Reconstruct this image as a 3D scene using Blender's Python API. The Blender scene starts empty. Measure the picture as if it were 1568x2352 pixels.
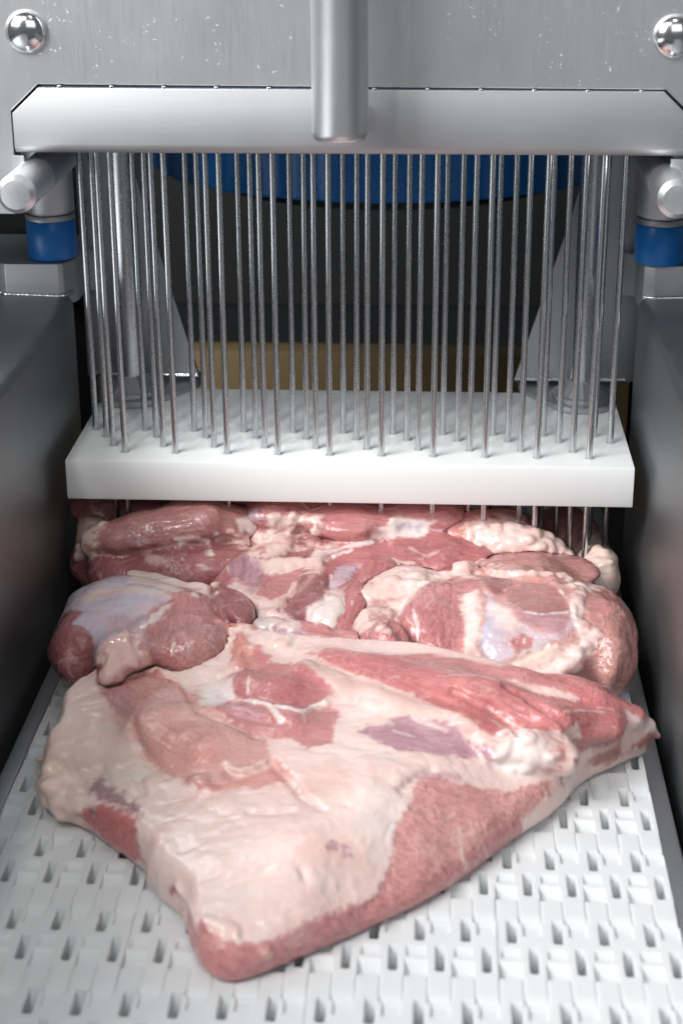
import bpy, bmesh, math, random
import numpy as np
from mathutils import Vector, Matrix
random.seed(7)
rng = np.random.default_rng(11)
S = bpy.context.scene
C = S.collection
PI = math.pi

# ------------------------------------------------------------------ camera
# metres; x across the belt (0 = middle), y away from the viewer (0 = front of the
# white plate), z up (0 = top of the conveyor belt)
FPX = 3940.85
FW = np.array([-0.05098171, 0.92601788, -0.37402105])
RT = np.array([0.99856982, 0.0533025, -0.00414344])
UP = np.array([-0.01609936, 0.37369737, 0.92741096])
CP = np.array([0.04902764, -0.95838378, 0.45792364])
cd = bpy.data.cameras.new('camera')
cam = bpy.data.objects.new('camera', cd)
C.objects.link(cam)
cam.matrix_world = Matrix(((RT[0], UP[0], -FW[0], CP[0]), (RT[1], UP[1], -FW[1], CP[1]),
                           (RT[2], UP[2], -FW[2], CP[2]), (0, 0, 0, 1)))
cd.sensor_fit = 'VERTICAL'
cd.sensor_height = 36
cd.lens = FPX / 2352 * 36
cd.clip_start = 0.02
cd.clip_end = 50
cd.dof.use_dof = True
cd.dof.focus_distance = 1.01
cd.dof.aperture_fstop = 9.0
S.camera = cam

# ------------------------------------------------------------------ world, lamps, exposure
w = bpy.data.worlds.new('World')
S.world = w
w.use_nodes = True
bg = w.node_tree.nodes['Background']
bg.inputs[0].default_value = (0.90, 0.95, 1.0, 1)
bg.inputs[1].default_value = 0.105
S.view_settings.view_transform = 'Standard'
S.view_settings.look = 'None'
S.view_settings.exposure = 0.18
S.view_settings.gamma = 1


def area(name, loc, aim, sx, sy, power, col=(1, 1, 1)):
    l = bpy.data.lights.new(name, 'AREA')
    l.shape = 'RECTANGLE'
    l.size, l.size_y, l.energy, l.color = sx, sy, power, col
    o = bpy.data.objects.new(name, l)
    C.objects.link(o)
    o.location = loc
    o.rotation_euler = (Vector(aim) - Vector(loc)).to_track_quat('-Z', 'Y').to_euler()
    return o


area('main_softbox', (-1.38, -1.15, 1.42), (0, -0.05, 0.15), 1.1, 1.1, 55, (0.99, 0.99, 1.0))
area('key_lamp', (-0.52, -1.20, 1.75), (0, -0.05, 0.15), 0.13, 0.13, 7, (1.0, 0.985, 0.96))
area('glint_lamp', (0.25, -0.85, 2.0), (0, -0.10, 0.05), 0.12, 0.06, 3, (1.0, 0.99, 0.97))  # small overhead lamp added to make glints on the wet meat
area('fill_softbox', (0.5, -2.2, 1.5), (0, -0.1, 0.1), 1.6, 1.2, 8, (0.97, 0.985, 1.0))

# ------------------------------------------------------------------ helpers


def ray(u, v):
    d = FW + RT * (u - 784) / FPX + UP * (1176 - v) / FPX
    return d


def atz(u, v, z):
    d = ray(u, v)
    return CP + d * ((z - CP[2]) / d[2])


def aty(u, v, y):
    d = ray(u, v)
    return CP + d * ((y - CP[1]) / d[1])


def link(name, me, mat=None, parent=None):
    o = bpy.data.objects.new(name, me)
    C.objects.link(o)
    if mat:
        me.materials.clear()
        me.materials.append(mat)
    if parent:
        o.parent = parent
    return o


def empty(name, loc=(0, 0, 0)):
    o = bpy.data.objects.new(name, None)
    C.objects.link(o)
    o.location = loc
    o.empty_display_size = 0.02
    return o


def tag(o, label, cat, group=None, kind=None):
    o['label'] = label
    o['category'] = cat
    if group:
        o['group'] = group
    if kind:
        o['kind'] = kind
    return o


def done(bm, name, mat, parent=None, smooth=True, angle=40, off=(0, 0, 0)):
    me = bpy.data.meshes.new(name)
    bmesh.ops.recalc_face_normals(bm, faces=bm.faces)
    if parent and any(off):
        bmesh.ops.translate(bm, verts=bm.verts, vec=(-off[0], -off[1], -off[2]))
    bm.to_mesh(me)
    bm.free()
    if smooth:
        me.polygons.foreach_set('use_smooth', [True] * len(me.polygons))
        me.set_sharp_from_angle(angle=math.radians(angle))
    return link(name, me, mat, parent)


def box(x0, x1, y0, y1, z0, z1, bev=0.0, seg=2):
    bm = bmesh.new()
    bmesh.ops.create_cube(bm, size=1)
    for v in bm.verts:
        v.co = ((x0 + x1) / 2 + v.co.x * (x1 - x0), (y0 + y1) / 2 + v.co.y * (y1 - y0), (z0 + z1) / 2 + v.co.z * (z1 - z0))
    if bev:
        bmesh.ops.bevel(bm, geom=bm.edges[:], offset=bev, segments=seg, profile=0.5, affect='EDGES')
    return bm


def lathe(prof, n=48, axis='Z', c=(0, 0, 0), bm=None):
    """prof: list of (radius, height)"""
    bm = bm or bmesh.new()
    rings = []
    for r, h in prof:
        ring = []
        for i in range(n):
            a = 2 * PI * i / n
            p = (r * math.cos(a), r * math.sin(a), h)
            if axis == 'Y':
                p = (p[0], p[2], p[1])
            ring.append(bm.verts.new((p[0] + c[0], p[1] + c[1], p[2] + c[2])))
        rings.append(ring)
    for a, b in zip(rings, rings[1:]):
        for i in range(n):
            bm.faces.new((a[i], a[(i + 1) % n], b[(i + 1) % n], b[i]))
    for r in (rings[0], rings[-1]):
        bm.faces.new(r)
    return bm


def prism(pts, axis, a0, a1, bev=0, bevel_sel=None, seg=3):
    """polygon pts in the two other axes, extruded along axis"""
    bm = bmesh.new()
    lo, hi = [], []
    for p in pts:
        for lst, a in ((lo, a0), (hi, a1)):
            co = {'X': (a, p[0], p[1]), 'Y': (p[0], a, p[1]), 'Z': (p[0], p[1], a)}[axis]
            lst.append(bm.verts.new(co))
    bm.faces.new(lo)
    bm.faces.new(hi[::-1])
    n = len(pts)
    for i in range(n):
        bm.faces.new((lo[i], hi[i], hi[(i + 1) % n], lo[(i + 1) % n]))
    bmesh.ops.recalc_face_normals(bm, faces=bm.faces)
    if bev:
        es = [e for e in bm.edges if bevel_sel is None or bevel_sel(e)]
        bmesh.ops.bevel(bm, geom=es, offset=bev, segments=seg, profile=0.5, affect='EDGES')
    return bm


def tube_path(pts, r, n=10, wob=0):
    bm = bmesh.new()
    rings = []
    pts = [Vector(p) for p in pts]
    for i, p in enumerate(pts):
        t = (pts[min(i + 1, len(pts) - 1)] - pts[max(i - 1, 0)]).normalized()
        a = t.cross(Vector((0.1, 0.2, 1))).normalized()
        b = t.cross(a)
        rr = r * (1 + wob * (math.sin(i * 2.1) * 0.6 + random.uniform(-1, 1) * 0.4))
        rings.append([bm.verts.new(p + a * rr * math.cos(2 * PI * k / n) + b * rr * math.sin(2 * PI * k / n)) for k in range(n)])
    for a, b in zip(rings, rings[1:]):
        for i in range(n):
            bm.faces.new((a[i], a[(i + 1) % n], b[(i + 1) % n], b[i]))
    bm.faces.new(rings[0])
    bm.faces.new(rings[-1])
    return bm


# ------------------------------------------------------------------ materials
class NT:
    def __init__(s, name):
        s.m = bpy.data.materials.new(name)
        s.m.use_nodes = True
        s.t = s.m.node_tree
        s.b = s.t.nodes['Principled BSDF']
        s.co = s.n('ShaderNodeTexCoord').outputs['Object']

    def n(s, k, **kw):
        x = s.t.nodes.new(k)
        for a, v in kw.items():
            setattr(x, a, v)
        return x

    def set(s, **kw):
        for k, v in kw.items():
            s.b.inputs[k.replace('_', ' ')].default_value = v

    def l(s, a, b):
        s.t.links.new(a, b)

    def noise(s, scale, detail=3, rough=0.55, stretch=None, dist=0, vec=None):
        x = s.n('ShaderNodeTexNoise')
        x.inputs['Scale'].default_value = scale
        x.inputs['Detail'].default_value = detail
        x.inputs['Roughness'].default_value = rough
        x.inputs['Distortion'].default_value = dist
        v = vec or s.co
        if stretch:
            mp = s.n('ShaderNodeMapping')
            mp.inputs['Scale'].default_value = stretch
            s.l(v, mp.inputs['Vector'])
            v = mp.outputs[0]
        s.l(v, x.inputs['Vector'])
        return x.outputs['Fac']

    def ramp(s, f, stops):
        r = s.n('ShaderNodeValToRGB')
        e = r.color_ramp.elements
        while len(e) < len(stops):
            e.new(0.5)
        for el, (p, c) in zip(e, stops):
            el.position = p
            el.color = (c, c, c, 1) if isinstance(c, (int, float)) else (*c, 1)
        s.l(f, r.inputs[0])
        return r.outputs[0]

    def math(s, op, a, b=None, c=None):
        x = s.n('ShaderNodeMath', operation=op)
        for i, v in enumerate((a, b, c)):
            if v is None:
                continue
            if isinstance(v, (int, float)):
                x.inputs[i].default_value = v
            else:
                s.l(v, x.inputs[i])
        return x.outputs[0]

    def mix(s, f, a, b, mode='MIX'):
        x = s.n('ShaderNodeMix', data_type='RGBA', blend_type=mode)
        if isinstance(f, (int, float)):
            x.inputs[0].default_value = f
        else:
            s.l(f, x.inputs[0])
        for i, v in ((6, a), (7, b)):
            if isinstance(v, tuple):
                x.inputs[i].default_value = (*v, 1)
            else:
                s.l(v, x.inputs[i])
        return x.outputs[2]

    def bump(s, h, strength, dist, prev=None):
        x = s.n('ShaderNodeBump')
        x.inputs['Strength'].default_value = strength
        x.inputs['Distance'].default_value = dist
        s.l(h, x.inputs['Height'])
        if prev:
            s.l(prev, x.inputs['Normal'])
        return x.outputs[0]


def steel(name, col, rough, stretch=(900, 900, 900), fleck=0.0, bump=0.15, var=0.06):
    """brushed stainless: grain drawn out along one axis, stray flecks and smears"""
    m = NT(name)
    g = m.noise(1.0, 2, 0.6, stretch=stretch)
    smear = m.noise(14, 4, 0.6)
    c1 = tuple(x * 0.955 for x in col)
    c2 = tuple(min(1, x * 1.035) for x in col)
    cc = m.mix(g, c1, c2)
    r = m.math('ADD', m.math('MULTIPLY', m.math('SUBTRACT', g, 0.5), 0.07), m.math('MULTIPLY', m.math('SUBTRACT', smear, 0.5), var * 2))
    r = m.math('ADD', r, rough)
    nb = m.bump(g, bump, 0.0002)
    if fleck:
        vo = m.n('ShaderNodeTexVoronoi')
        vo.inputs['Scale'].default_value = 350
        wv = m.n('ShaderNodeMapping')
        wv.inputs['Scale'].default_value = (0.5, 1, 1)
        wv.inputs['Rotation'].default_value = (0, 0.25, 0)
        nz = m.n('ShaderNodeTexNoise')
        nz.inputs['Scale'].default_value = 120
        m.l(m.co, nz.inputs['Vector'])
        ad = m.n('ShaderNodeVectorMath', operation='MULTIPLY_ADD')
        ad.inputs[1].default_value = (0.012, 0.012, 0.012)
        m.l(nz.outputs['Color'], ad.inputs[0])
        m.l(m.co, ad.inputs[2])
        m.l(ad.outputs[0], wv.inputs['Vector'])
        m.l(wv.outputs[0], vo.inputs['Vector'])
        near = m.ramp(vo.outputs['Distance'], [(0.09, 1.0), (0.22, 0.0)])
        pick = m.ramp(m.noise(60, 3, 0.6), [(0.50, 0), (0.60, 1)])
        f = m.math('MULTIPLY', m.math('MULTIPLY', near, pick), fleck)
        cc = m.mix(f, cc, (0.95, 0.96, 0.97))
        r = m.math('ADD', r, m.math('MULTIPLY', f, 0.3))
    m.l(cc, m.b.inputs['Base Color'])
    m.l(r, m.b.inputs['Roughness'])
    m.l(nb, m.b.inputs['Normal'])
    m.set(Metallic=1.0)
    return m.m


MAT = {}
MAT['panel'] = steel('brushed_steel_vertical', (0.74, 0.755, 0.77), 0.43, (1400, 1400, 40), fleck=0.7, bump=0.10)
MAT['beam'] = steel('brushed_steel_horizontal', (0.53, 0.54, 0.55), 0.54, (30, 1500, 1500), bump=0.04)
MAT['tube'] = steel('satin_steel', (0.80, 0.81, 0.83), 0.40, (500, 500, 500), bump=0.05)
MAT['needle'] = steel('drawn_steel', (0.60, 0.615, 0.63), 0.27, (260, 260, 260), bump=0.02, var=0.03)
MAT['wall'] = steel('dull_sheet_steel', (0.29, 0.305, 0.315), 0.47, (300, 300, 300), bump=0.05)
MAT['cast'] = steel('blasted_steel', (0.50, 0.51, 0.53), 0.50, (1200, 1200, 1200), bump=0.12)
MAT['polish'] = steel('polished_steel', (0.80, 0.80, 0.82), 0.17, (600, 600, 600), bump=0.02, var=0.03)
MAT['weld'] = steel('weld_steel', (0.66, 0.67, 0.68), 0.25, (700, 700, 700), bump=0.4)


def plastic(name, col, rough, sss=0.0, radius=(0.01, 0.01, 0.01), bump=0.05, nscale=400):
    m = NT(name)
    n1 = m.noise(nscale, 3)
    n2 = m.noise(9, 4)
    cc = m.mix(m.math('MULTIPLY', n2, 0.9), tuple(c * 0.96 for c in col), tuple(min(1, c * 1.03) for c in col))
    m.l(cc, m.b.inputs['Base Color'])
    m.l(m.math('ADD', m.math('MULTIPLY', n2, 0.14), rough - 0.07), m.b.inputs['Roughness'])
    m.l(m.bump(n1, bump, 0.0003), m.b.inputs['Normal'])
    if sss:
        m.set(Subsurface_Weight=sss, Subsurface_Radius=radius, Subsurface_Scale=1.0)
    return m.m


MAT['plate'] = plastic('white_polyethylene', (0.86, 0.875, 0.865), 0.34, 0.5, (0.006, 0.006, 0.006), 0.04)
MAT['belt'] = plastic('white_acetal', (0.70, 0.715, 0.72), 0.42, 0.3, (0.003, 0.003, 0.003), 0.05)
MAT['blue'] = plastic('blue_polymer', (0.004, 0.155, 0.50), 0.32, 0, bump=0.08)
MAT['black'] = plastic('black_interior', (0.012, 0.014, 0.015), 0.6, 0)
MAT['darkgrey'] = plastic('dark_grey_paint', (0.004, 0.0046, 0.005), 0.6, 0)
MAT['board'] = plastic('brown_board', (0.21, 0.145, 0.065), 0.55, 0, bump=0.4, nscale=60)


def meat_mat():
    """albedo comes from the 'tissue' colour attribute, 'fat' (0 lean .. 1 fat) and 'skin' (silverskin)"""
    m = NT('raw_pork')
    at = m.n('ShaderNodeAttribute', attribute_name='tissue')
    fa = m.n('ShaderNodeAttribute', attribute_name='fat').outputs['Fac']
    fib = m.n('ShaderNodeAttribute', attribute_name='fibre').outputs['Vector']
    n1 = m.noise(55, 5, 0.6)
    n2 = m.noise(210, 4, 0.6, dist=0.6)
    fine = m.noise(1.0, 4, 0.62, vec=fib)                    # fibres drawn out along each muscle
    lean = m.math('SUBTRACT', 1.0, fa)
    var = m.mix(m.math('MULTIPLY', m.ramp(n1, [(0.3, 0), (0.7, 1)]), 0.5), at.outputs['Color'], m.mix(0.35, at.outputs['Color'], (0.66, 0.32, 0.30)))
    dk = m.mix(m.math('MULTIPLY', m.ramp(fine, [(0.36, 1), (0.56, 0)]), m.math('MULTIPLY', lean, 0.55)), var, m.mix(0.6, var, (0.20, 0.04, 0.045)))
    mar = m.math('MULTIPLY', m.ramp(m.noise(70, 6, 0.72, dist=1.5), [(0.56, 0), (0.66, 1)]), m.math('MULTIPLY', lean, 0.42))
    cc = m.mix(mar, dk, (0.78, 0.52, 0.48))
    blot = m.math('MULTIPLY', m.ramp(m.noise(38, 5, 0.7, dist=1.0), [(0.50, 0), (0.70, 1)]), m.math('MULTIPLY', fa, 0.42))
    cc = m.mix(blot, cc, (0.76, 0.42, 0.38))
    m.l(cc, m.b.inputs['Base Color'])
    rg = m.math('ADD', m.math('MULTIPLY', m.ramp(m.noise(90, 3), [(0.35, 0), (0.65, 1)]), 0.20), 0.24)
    rg = m.math('ADD', rg, m.math('MULTIPLY', fa, 0.08))
    m.l(rg, m.b.inputs['Roughness'])
    h = m.math('ADD', m.math('MULTIPLY', n2, 0.5), m.math('MULTIPLY', fine, m.math('MULTIPLY', lean, 0.55)))
    nb = m.bump(n1, 0.30, 0.0022)
    rip = m.math('MULTIPLY', m.noise(230, 2, 0.5, dist=0.8), m.math('MULTIPLY', m.ramp(m.noise(28, 2), [(0.42, 0.1), (0.62, 1)]), m.math('MULTIPLY_ADD', lean, 0.8, 0.2)))
    nb = m.bump(rip, 0.55, 0.0022, nb)
    nb = m.bump(h, 0.30, 0.0012, nb)
    m.l(nb, m.b.inputs['Normal'])
    m.l(nb, m.b.inputs['Coat Normal'])
    m.set(Subsurface_Weight=0.22, Subsurface_Radius=(0.0030, 0.0011, 0.0008), Subsurface_Scale=1.0, IOR=1.40)
    m.set(Coat_Weight=1.0, Coat_Roughness=0.08, Coat_IOR=1.36)
    return m.m


MAT['meat'] = meat_mat()

# ------------------------------------------------------------------ setting
tag(done(box(-1.6, 1.6, -1.2, 1.4, -0.12, -0.10), 'floor', MAT['black']), 'dark bottom of the machine under the belt', 'floor', kind='structure')
tag(done(box(-1.6, 1.6, 1.1, 1.12, -0.098, 1.4), 'back_wall', MAT['darkgrey']), 'dark wall seen between the needles', 'wall', kind='structure')

# ------------------------------------------------------------------ machine housing
H = tag(empty('injector_housing', (0, 0.02, -0.098)), 'brushed stainless steel injector housing with domed bolts and side walls', 'machine')
HO = (0, 0.02, -0.098)
PY = 0.007
# front panel: one sheet with the cut-out for the needle beam
g = 0.0016
outer = [(-0.42, 0.249), (-0.191, 0.249), (-0.183, 0.262), (-0.183, 0.284 - g), (-0.1872 - g, 0.284 - g), (-0.1872 - g, 0.3066 + g * .5), (-0.1718 - g * .5, 0.3212 + g * .6),
         (0.1735 + g * .5, 0.3194 + g * .6), (0.1905 + g, 0.3034 + g * .5), (0.1905 + g, 0.284 - g), (0.180, 0.284 - g), (0.180, 0.262), (0.189, 0.249), (0.42, 0.249), (0.42, 0.62), (-0.42, 0.62)]
fp = done(prism(outer, 'Y', PY, PY + 0.004, 0.0004, seg=1), 'front_panel', MAT['panel'], H, angle=30, off=HO)
for u, v in ((61, 72), (1548, 83)):
    p = aty(u, v, PY)
    R = 0.0118
    prof = [(R, 0.0)] + [(R * math.cos(a), 0.0072 * math.sin(a)) for a in np.linspace(0.08, 1.45, 12)] + [(0.0006, 0.00722)]
    bm = lathe([(r, -h) for r, h in prof], 40, 'Y', (p[0], PY, p[2]))
    done(bm, 'dome_bolt', MAT['polish'], fp, off=HO)
# side walls: vertical inner sheet bent outwards into a ledge, with a welded-on mounting block
for s in (-1, 1):
    prof = [(0.180, -0.09), (0.180, 0.170), (0.1806, 0.1735), (0.1824, 0.1762), (0.185, 0.1774), (0.45, 0.186), (0.45, -0.09)]
    ye = 0.098 if s < 0 else 0.118
    bm = prism([(s * x, z) for x, z in prof], 'Y', -0.72, ye)
    wl = done(bm, 'side_wall', MAT['wall'], H, angle=30, off=HO)
    bx = -0.1949 if s < 0 else 0.1911
    yb = 0.0955 if s < 0 else 0.1045
    bl = [(s * 0.1795, 0.135), (s * 0.1795, 0.112), (s * 0.1815, 0.108), (s * 0.1850, yb + 0.002), (s * 0.188, yb), (s * 0.222, yb), (s * 0.235, yb + 0.010), (s * 0.246, yb + 0.03), (s * 0.246, 0.18), (s * 0.172, 0.18), (s * 0.172, 0.14)]
    bm = prism(bl, 'Z', 0.1700, 0.1980, 0.0006, seg=2)
    done(bm, 'mounting_block', MAT['cast'], wl, off=HO)
    pts = []
    base = [(s * 0.1822, 0.1075), (s * 0.186, yb + 0.0005), (s * 0.19, yb - 0.001), (s * 0.222, yb - 0.001), (s * 0.236, yb + 0.0095), (s * 0.247, yb + 0.03)]
    for (xa, ya), (xb, yb2) in zip(base, base[1:]):
        nseg = max(2, int(math.hypot(xb - xa, yb2 - ya) / 0.0009))
        for i in range(nseg):
            t = i / nseg
            x = xa + (xb - xa) * t
            pts.append((x, ya + (yb2 - ya) * t, 0.1772 + (abs(x) - 0.18) * 0.033))
    done(tube_path(pts, 0.0017, 10, 0.16), 'weld_bead', MAT['weld'], wl, off=HO)
    # lower guide rail along the belt edge
    done(box(*sorted((s * 0.1645, s * 0.1735)), -0.72, 0.30, -0.045, -0.006, 0.001), 'guide_rail', MAT['cast'], H, off=HO)
# rear brackets behind the guide rods
for s in (-1, 1):
    x0 = 0.108 if s < 0 else 0.1045
    pts = [(x0, 0.1085), (x0 + 0.006, 0.1085), (0.1835, 0.1085), (0.1835, 0.30), (0.156, 0.30), (x0 + 0.034, 0.232 if s < 0 else 0.222)]
    bk = done(prism([(s * x, z) for x, z in pts], 'Y', 0.1475, 0.1515), 'rear_bracket', MAT['cast'], H, smooth=False, off=HO)
    done(tube_path([(s * x, 0.1468, 0.1098) for x in np.linspace(x0 + 0.001, 0.178, 80)], 0.0013, 8, 0.12), 'weld_bead', MAT['weld'], bk, off=HO)
    # bracket upright with a slot, outside of the bracket
    done(box(*sorted((s * 0.186, s * 0.30)), 0.185, 0.19, 0.02, 0.40), 'rear_upright', MAT['darkgrey'], H, off=HO)

# ------------------------------------------------------------------ blue drum and board behind
D = tag(empty('blue_drum', (0.012, 0.36, 0.10)), 'large round blue drum hanging behind the needles', 'drum')
bm = lathe([(0.140, 0.2215), (0.1795, 0.2205), (0.181, 0.222), (0.181, 0.47), (0.178, 0.472)], 320)
for v in bm.verts:                                               # shallow flutes round the rim
    r = math.hypot(v.co.x, v.co.y)
    if r > 0.17:
        k = 1 - 0.010 * abs(math.sin(20 * math.atan2(v.co.y, v.co.x))) ** 3
        v.co.x *= k
        v.co.y *= k
dr = done(bm, 'drum_rim', MAT['blue'], D)
dr.location = (0, 0, -0.10)
bm = lathe([(0.10, 0.200), (0.138, 0.203), (0.139, 0.2214)], 64)
o = done(bm, 'drum_base', MAT['black'], D)
o.location = (0, 0.02, -0.10)
bb = done(box(-0.23, 0.23, 0.50, 0.53, -0.098, 0.021, 0.002), 'brown_board', MAT['board'])
tag(bb, 'brown board standing in the dark beyond the white plate', 'board')

# ------------------------------------------------------------------ needle head
NH = tag(empty('needle_head', (0, 0.035, 0.284)), 'steel needle beam with rows of long hollow needles and vertical handle', 'needle head')
NO = (0, 0.035, 0.284)
BY = 0.004
bp = [(-0.1872, 0.284), (0.1905, 0.284), (0.1905, 0.3034), (0.1735, 0.3194), (-0.1718, 0.3206), (-0.1872, 0.3066)]
bm = prism(bp, 'Y', BY, 0.078)
es = [e for e in bm.edges if all(abs(v.co.y - BY) < 1e-6 and abs(v.co.z - 0.284) < 1e-6 for v in e.verts)]
bmesh.ops.bevel(bm, geom=es, offset=0.0055, segments=6, profile=0.5, affect='EDGES')
es = [e for e in bm.edges if all(abs(v.co.y - BY) < 1e-6 for v in e.verts) and e.calc_face_angle(0) > 1.0]
bmesh.ops.bevel(bm, geom=es, offset=0.0006, segments=2, profile=0.5, affect='EDGES')
beam = done(bm, 'beam', MAT['beam'], NH, angle=35, off=NO)
for i in range(12):                                              # socket screws along the top of the beam
    x = -0.16 + i * 0.0292
    done(lathe([(0.0013, 0.3180), (0.0013, 0.3214 - (x + 0.16) * 0.005), (0.0008, 0.3218 - (x + 0.16) * 0.005)], 12, 'Z', (x, BY + 0.0018, 0)), 'screw', MAT['polish'], beam, off=NO)
hx, hy, hr = -0.0022, -0.026, 0.0152
prof = [(0.0005, 0.2975), (hr - 0.005, 0.2976), (hr - 0.0018, 0.2984), (hr - 0.0004, 0.3002), (hr, 0.303), (hr, 0.60)]
hd = done(lathe(prof, 64, 'Z', (hx, hy, 0)), 'handle', MAT['tube'], NH, off=NO)
done(lathe([(0.0065, hy + 0.012), (0.0065, BY + 0.001)], 24, 'Y', (hx + 0.0085, 0, 0.3075)), 'handle_stud', MAT['tube'], hd, off=NO)

ROWS = [(0.0158, -0.1364, 10), (0.0271, -0.1455, 10), (0.0443, -0.1527, 11), (0.0559, -0.1615, 11)]
NR, TIP = 0.00186, 0.0295
n = 16
bm = bmesh.new()
prof = [(0.00015, TIP), (0.0005, TIP + 0.0012), (NR * 0.8, TIP + 0.0042), (NR, TIP + 0.0058), (NR, 0.10), (NR, 0.15), (NR, 0.20), (NR, 0.24), (NR, 0.290)]
lathe(prof, n, 'Z', (0, 0, 0), bm)
me0 = None
for ry, rx, cnt in ROWS:
    for i in range(cnt):
        x = rx + 0.0312 * i
        if me0 is None:
            o = done(bm, 'needle', MAT['needle'], NH)
            me0 = o.data
        else:
            o = bpy.data.objects.new('needle', me0)
            C.objects.link(o)
            o.parent = NH
        o.location = (x - NO[0], ry - NO[1], -NO[2])
        o.rotation_euler = (random.uniform(-.0012, .0012), random.uniform(-.0012, .0012), random.uniform(0, 6))

# ------------------------------------------------------------------ white stripper plate with its guide rods
SP = tag(empty('stripper_plate', (0, 0.07, 0.0766)), 'thick white plastic stripper plate pierced by the needles, on two guide rods', 'plate')
SO = (0, 0.07, 0.0766)
bm = box(-0.17, 0.17, 0, 0.1425, 0.0766, 0.1017, 0.0006)
pl = done(bm, 'plate', MAT['plate'], SP, angle=35, off=SO)
ring = None
for ry, rx, cnt in ROWS:                                         # rim of each drilled needle hole
    for i in range(cnt):
        if ring is None:
            ring = bpy.data.meshes.new('hole_rim')
            b2 = bmesh.new()
            lathe([(0.00200, 0.0), (0.00200, 0.00025), (0.0026, 0.0003), (0.0029, 0.00002)], 20, 'Z', (0, 0, 0), b2)
            b2.to_mesh(ring)
            b2.free()
            ring.materials.append(MAT['plate'])
        o = bpy.data.objects.new('hole_rim', ring)
        C.objects.link(o)
        o.parent = pl
        o.location = (rx + 0.0312 * i, ry - SO[1], 0.1017 - SO[2])
for s, cx, cy in ((-1, -0.1490, 0.1195), (1, 0.1470, 0.1195)):
    bm = lathe([(0.0073, 0.112), (0.0074, 0.20), (0.0074, 0.32)], 40, 'Z', (cx, cy, 0))
    done(bm, 'guide_rod', MAT['needle'], SP, off=SO)
    bm = lathe([(0.0215, 0.1019), (0.0222, 0.1026), (0.0222, 0.1058), (0.0212, 0.1066)], 56, 'Z', (cx, cy, 0))
    fl = done(bm, 'flange', MAT['cast'], SP, off=SO)
    bm = lathe([(0.0192, 0.1067), (0.0196, 0.1074), (0.0196, 0.1098), (0.0180, 0.1108), (0.0088, 0.1186), (0.0075, 0.1188)], 12, 'Z', (cx, cy, 0))
    done(bm, 'hex_nut', MAT['cast'], fl, smooth=False, off=SO)
    tb = [(cx - s * 0.000, cy - 0.0222), (cx + s * 0.016, cy - 0.014), (cx + s * 0.022, cy + 0.0), (cx + s * 0.022, cy + 0.05), (-s * -0.106 if 0 else s * 0.1075, cy + 0.05), (s * 0.1075, cy + 0.0255), (cx - s * 0.018, cy - 0.0135)]
    bm = prism(tb, 'Z', 0.1018, 0.1056, 0.0004, seg=1)
    done(bm, 'mounting_tab', MAT['cast'], SP, smooth=False, off=SO)

# ------------------------------------------------------------------ locking posts with cross rods and blue feet
for s, bx, rX, rZ, yE, yJ in ((-1, -0.1949, -0.1785, 0.2692, -0.038, 0.014), (1, 0.1911, 0.1795, 0.2682, -0.034, 0.014)):
    lo = (bx, 0.115, 0.198)
    L = tag(empty('locking_post', lo), 'satin steel locking post with blue foot and chamfered cross rod beside the beam', 'post', 'locking posts on the welded blocks')
    done(lathe([(0.0136, 0.1984), (0.0152, 0.1987), (0.0158, 0.1996), (0.0158, 0.2228), (0.0155, 0.2232)], 56, 'Z', (bx, 0.115, 0)), 'blue_foot', MAT['blue'], L, off=lo)
    done(lathe([(0.0150, 0.2233), (0.0157, 0.2236), (0.0157, 0.2266), (0.0154, 0.2270)], 56, 'Z', (bx, 0.115, 0)), 'ring', MAT['cast'], L, off=lo)
    done(lathe([(0.0136, 0.2271), (0.0136, 0.2279), (0.0152, 0.2282), (0.0156, 0.2288), (0.0156, 0.283), (0.0150, 0.2836)], 56, 'Z', (bx, 0.115, 0)), 'post_collar', MAT['cast'], L, off=lo)
    rr = 0.0108
    rd = done(lathe([(rr - 0.0030, yE), (rr - 0.0028, yE + 0.00005), (rr, yE + 0.0034), (rr, yJ - 0.0004), (rr - 0.0004, yJ)], 48, 'Y', (rX, 0, rZ)), 'cross_rod', MAT['tube'], L, angle=30, off=lo)
    done(lathe([(rr - 0.0008, yJ + 0.0001), (rr - 0.0002, yJ + 0.0006), (rr - 0.0002, 0.10), (rr - 0.001, 0.101)], 48, 'Y', (rX, 0, rZ)), 'rod_sleeve', MAT['cast'], rd, off=lo)

# ------------------------------------------------------------------ conveyor belt of hinged plastic modules
BELT = tag(empty('conveyor_belt', (0, -0.1, -0.014)), 'white plastic modular conveyor belt with slots and hinge fingers', 'conveyor belt')
SX, PT = 0.0203, 0.0578


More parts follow.
